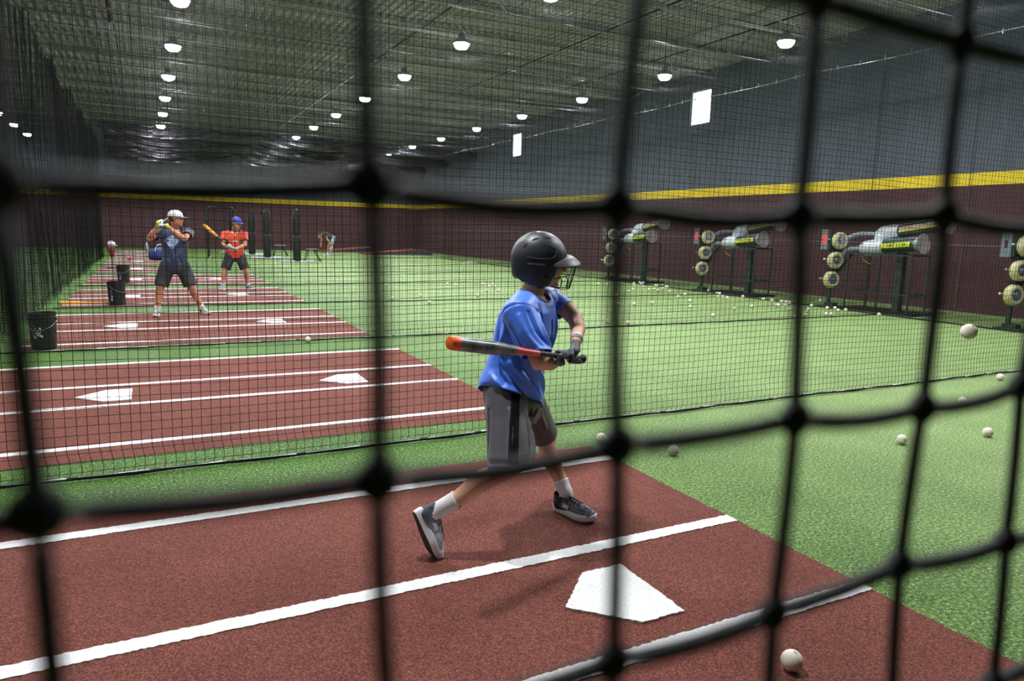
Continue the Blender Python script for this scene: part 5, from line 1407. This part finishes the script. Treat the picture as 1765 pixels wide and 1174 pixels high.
hang(glove('batting_glove', k2+a2*.145, a2, Vector((.2, .1, .9)), m2['rwr'], None, [GWH, GWH], 1.05, -1, br=.015), r2)
mid, pel, ur, fr, ax = T2
Mg = Matrix((ur, -fr, ax)).transposed().to_4x4(); Mg.translation = mid*.72+pel*.28+fr*.16
rr = random.Random(3); word = []; x = -.125
while x < .12:
    w_ = rr.uniform(.016, .024); word += [[(x, -.022), (x+.008, -.022), (x+.008, .024), (x, .024)], [(x, .016), (x+w_, .016), (x+w_, .024), (x, .024)]]
    if rr.random() < .6: word.append([(x+w_-.008, -.022), (x+w_, -.022), (x+w_, .02), (x+w_-.008, .02)])
    x += w_+.010
project_marks('shirt_lettering', mat('print_white', srgb(220, 216, 214), rough=.7), s2, bv2, Mg, word, (0, 1, 0), .004)
project_marks('collar_badge', mat('print_white', srgb(220, 216, 214)), s2, bv2, Mg @ Matrix.Translation((0, 0, .13)), [[(-.012, -.014), (.012, -.014), (.012, .014), (-.012, .014)]], (0, 1, 0), .004)

m3 = dict(head=(7.56, 35.75, 1.00), neck=(7.67, 35.78, 1.06), rsh=(7.80, 35.98, 1.09), lsh=(7.80, 35.62, 1.09), rel=(7.72, 36.0, .80), rwr=(7.70, 35.98, .55),
          lel=(7.90, 35.58, .86), lwr=(8.02, 35.52, .66), rhip=(8.22, 35.90, .90), lhip=(8.22, 35.72, .90), rkn=(8.05, 35.95, .48), lkn=(8.14, 35.68, .48), ran=(8.02, 36.0, .095), lan=(8.08, 35.66, .095))
CH = mat('charcoal_shirt', srgb(50, 58, 66), rough=.7); LG = mat('light_shorts', srgb(150, 172, 190), rough=.7)
r3, bv3, s3, H3, T3 = man('person bending over with hands towards the knees at the far end of the field', m3, (-.85, 0, -.55), (-.5, 0, .85), (SKIN, CH, LG, mat('cap_dark', srgb(30, 32, 38), rough=.6), mat('cap_dark', srgb(30, 32, 38)), DKSHOE), (8.1, 35.8), (-.9, 0, -.3), sleeve=.55, legcut=.72, shoes=((-1, 0, 0), (-1, 0, 0)))
for a in 'rl':
    w_ = Vector(m3[a+'wr']); mb = MB(); mb.caps([w_, w_+Vector((-.01, 0, -.06))], [.03, .036], 12)
    for k in range(4): mb.caps([w_+Vector((-.02+.0, (k-1.5)*.019, -.07)), w_+Vector((-.035, (k-1.5)*.021, -.115+.006*abs(k-1.5))), w_+Vector((-.03, (k-1.5)*.021, -.145+.008*abs(k-1.5)))], [.010, .009, .008], 8)
    mb.caps([w_+Vector((-.01, -.03 if a == 'l' else .03, -.03)), w_+Vector((-.045, -.045 if a == 'l' else .045, -.08))], [.011, .009], 8)
    hang(link_mesh('hand', voxel(mb, .006, 1, 'hand'), SKIN, None), r3)
# white shin guard on the near leg
kn, an = Vector(m3['lkn']), Vector(m3['lan'])
hang(MB().tube([kn+Vector((-.01, 0, .07)), kn, kn*.5+an*.5, an+Vector((-.01, 0, .04))], [.080, .084, .072, .062], 16).build('shin_guard', mat('guard_white', srgb(206, 196, 190), rough=.5, noise_s=20, noise_c=srgb(120, 100, 90), noise_f=.2), None, True), r3)
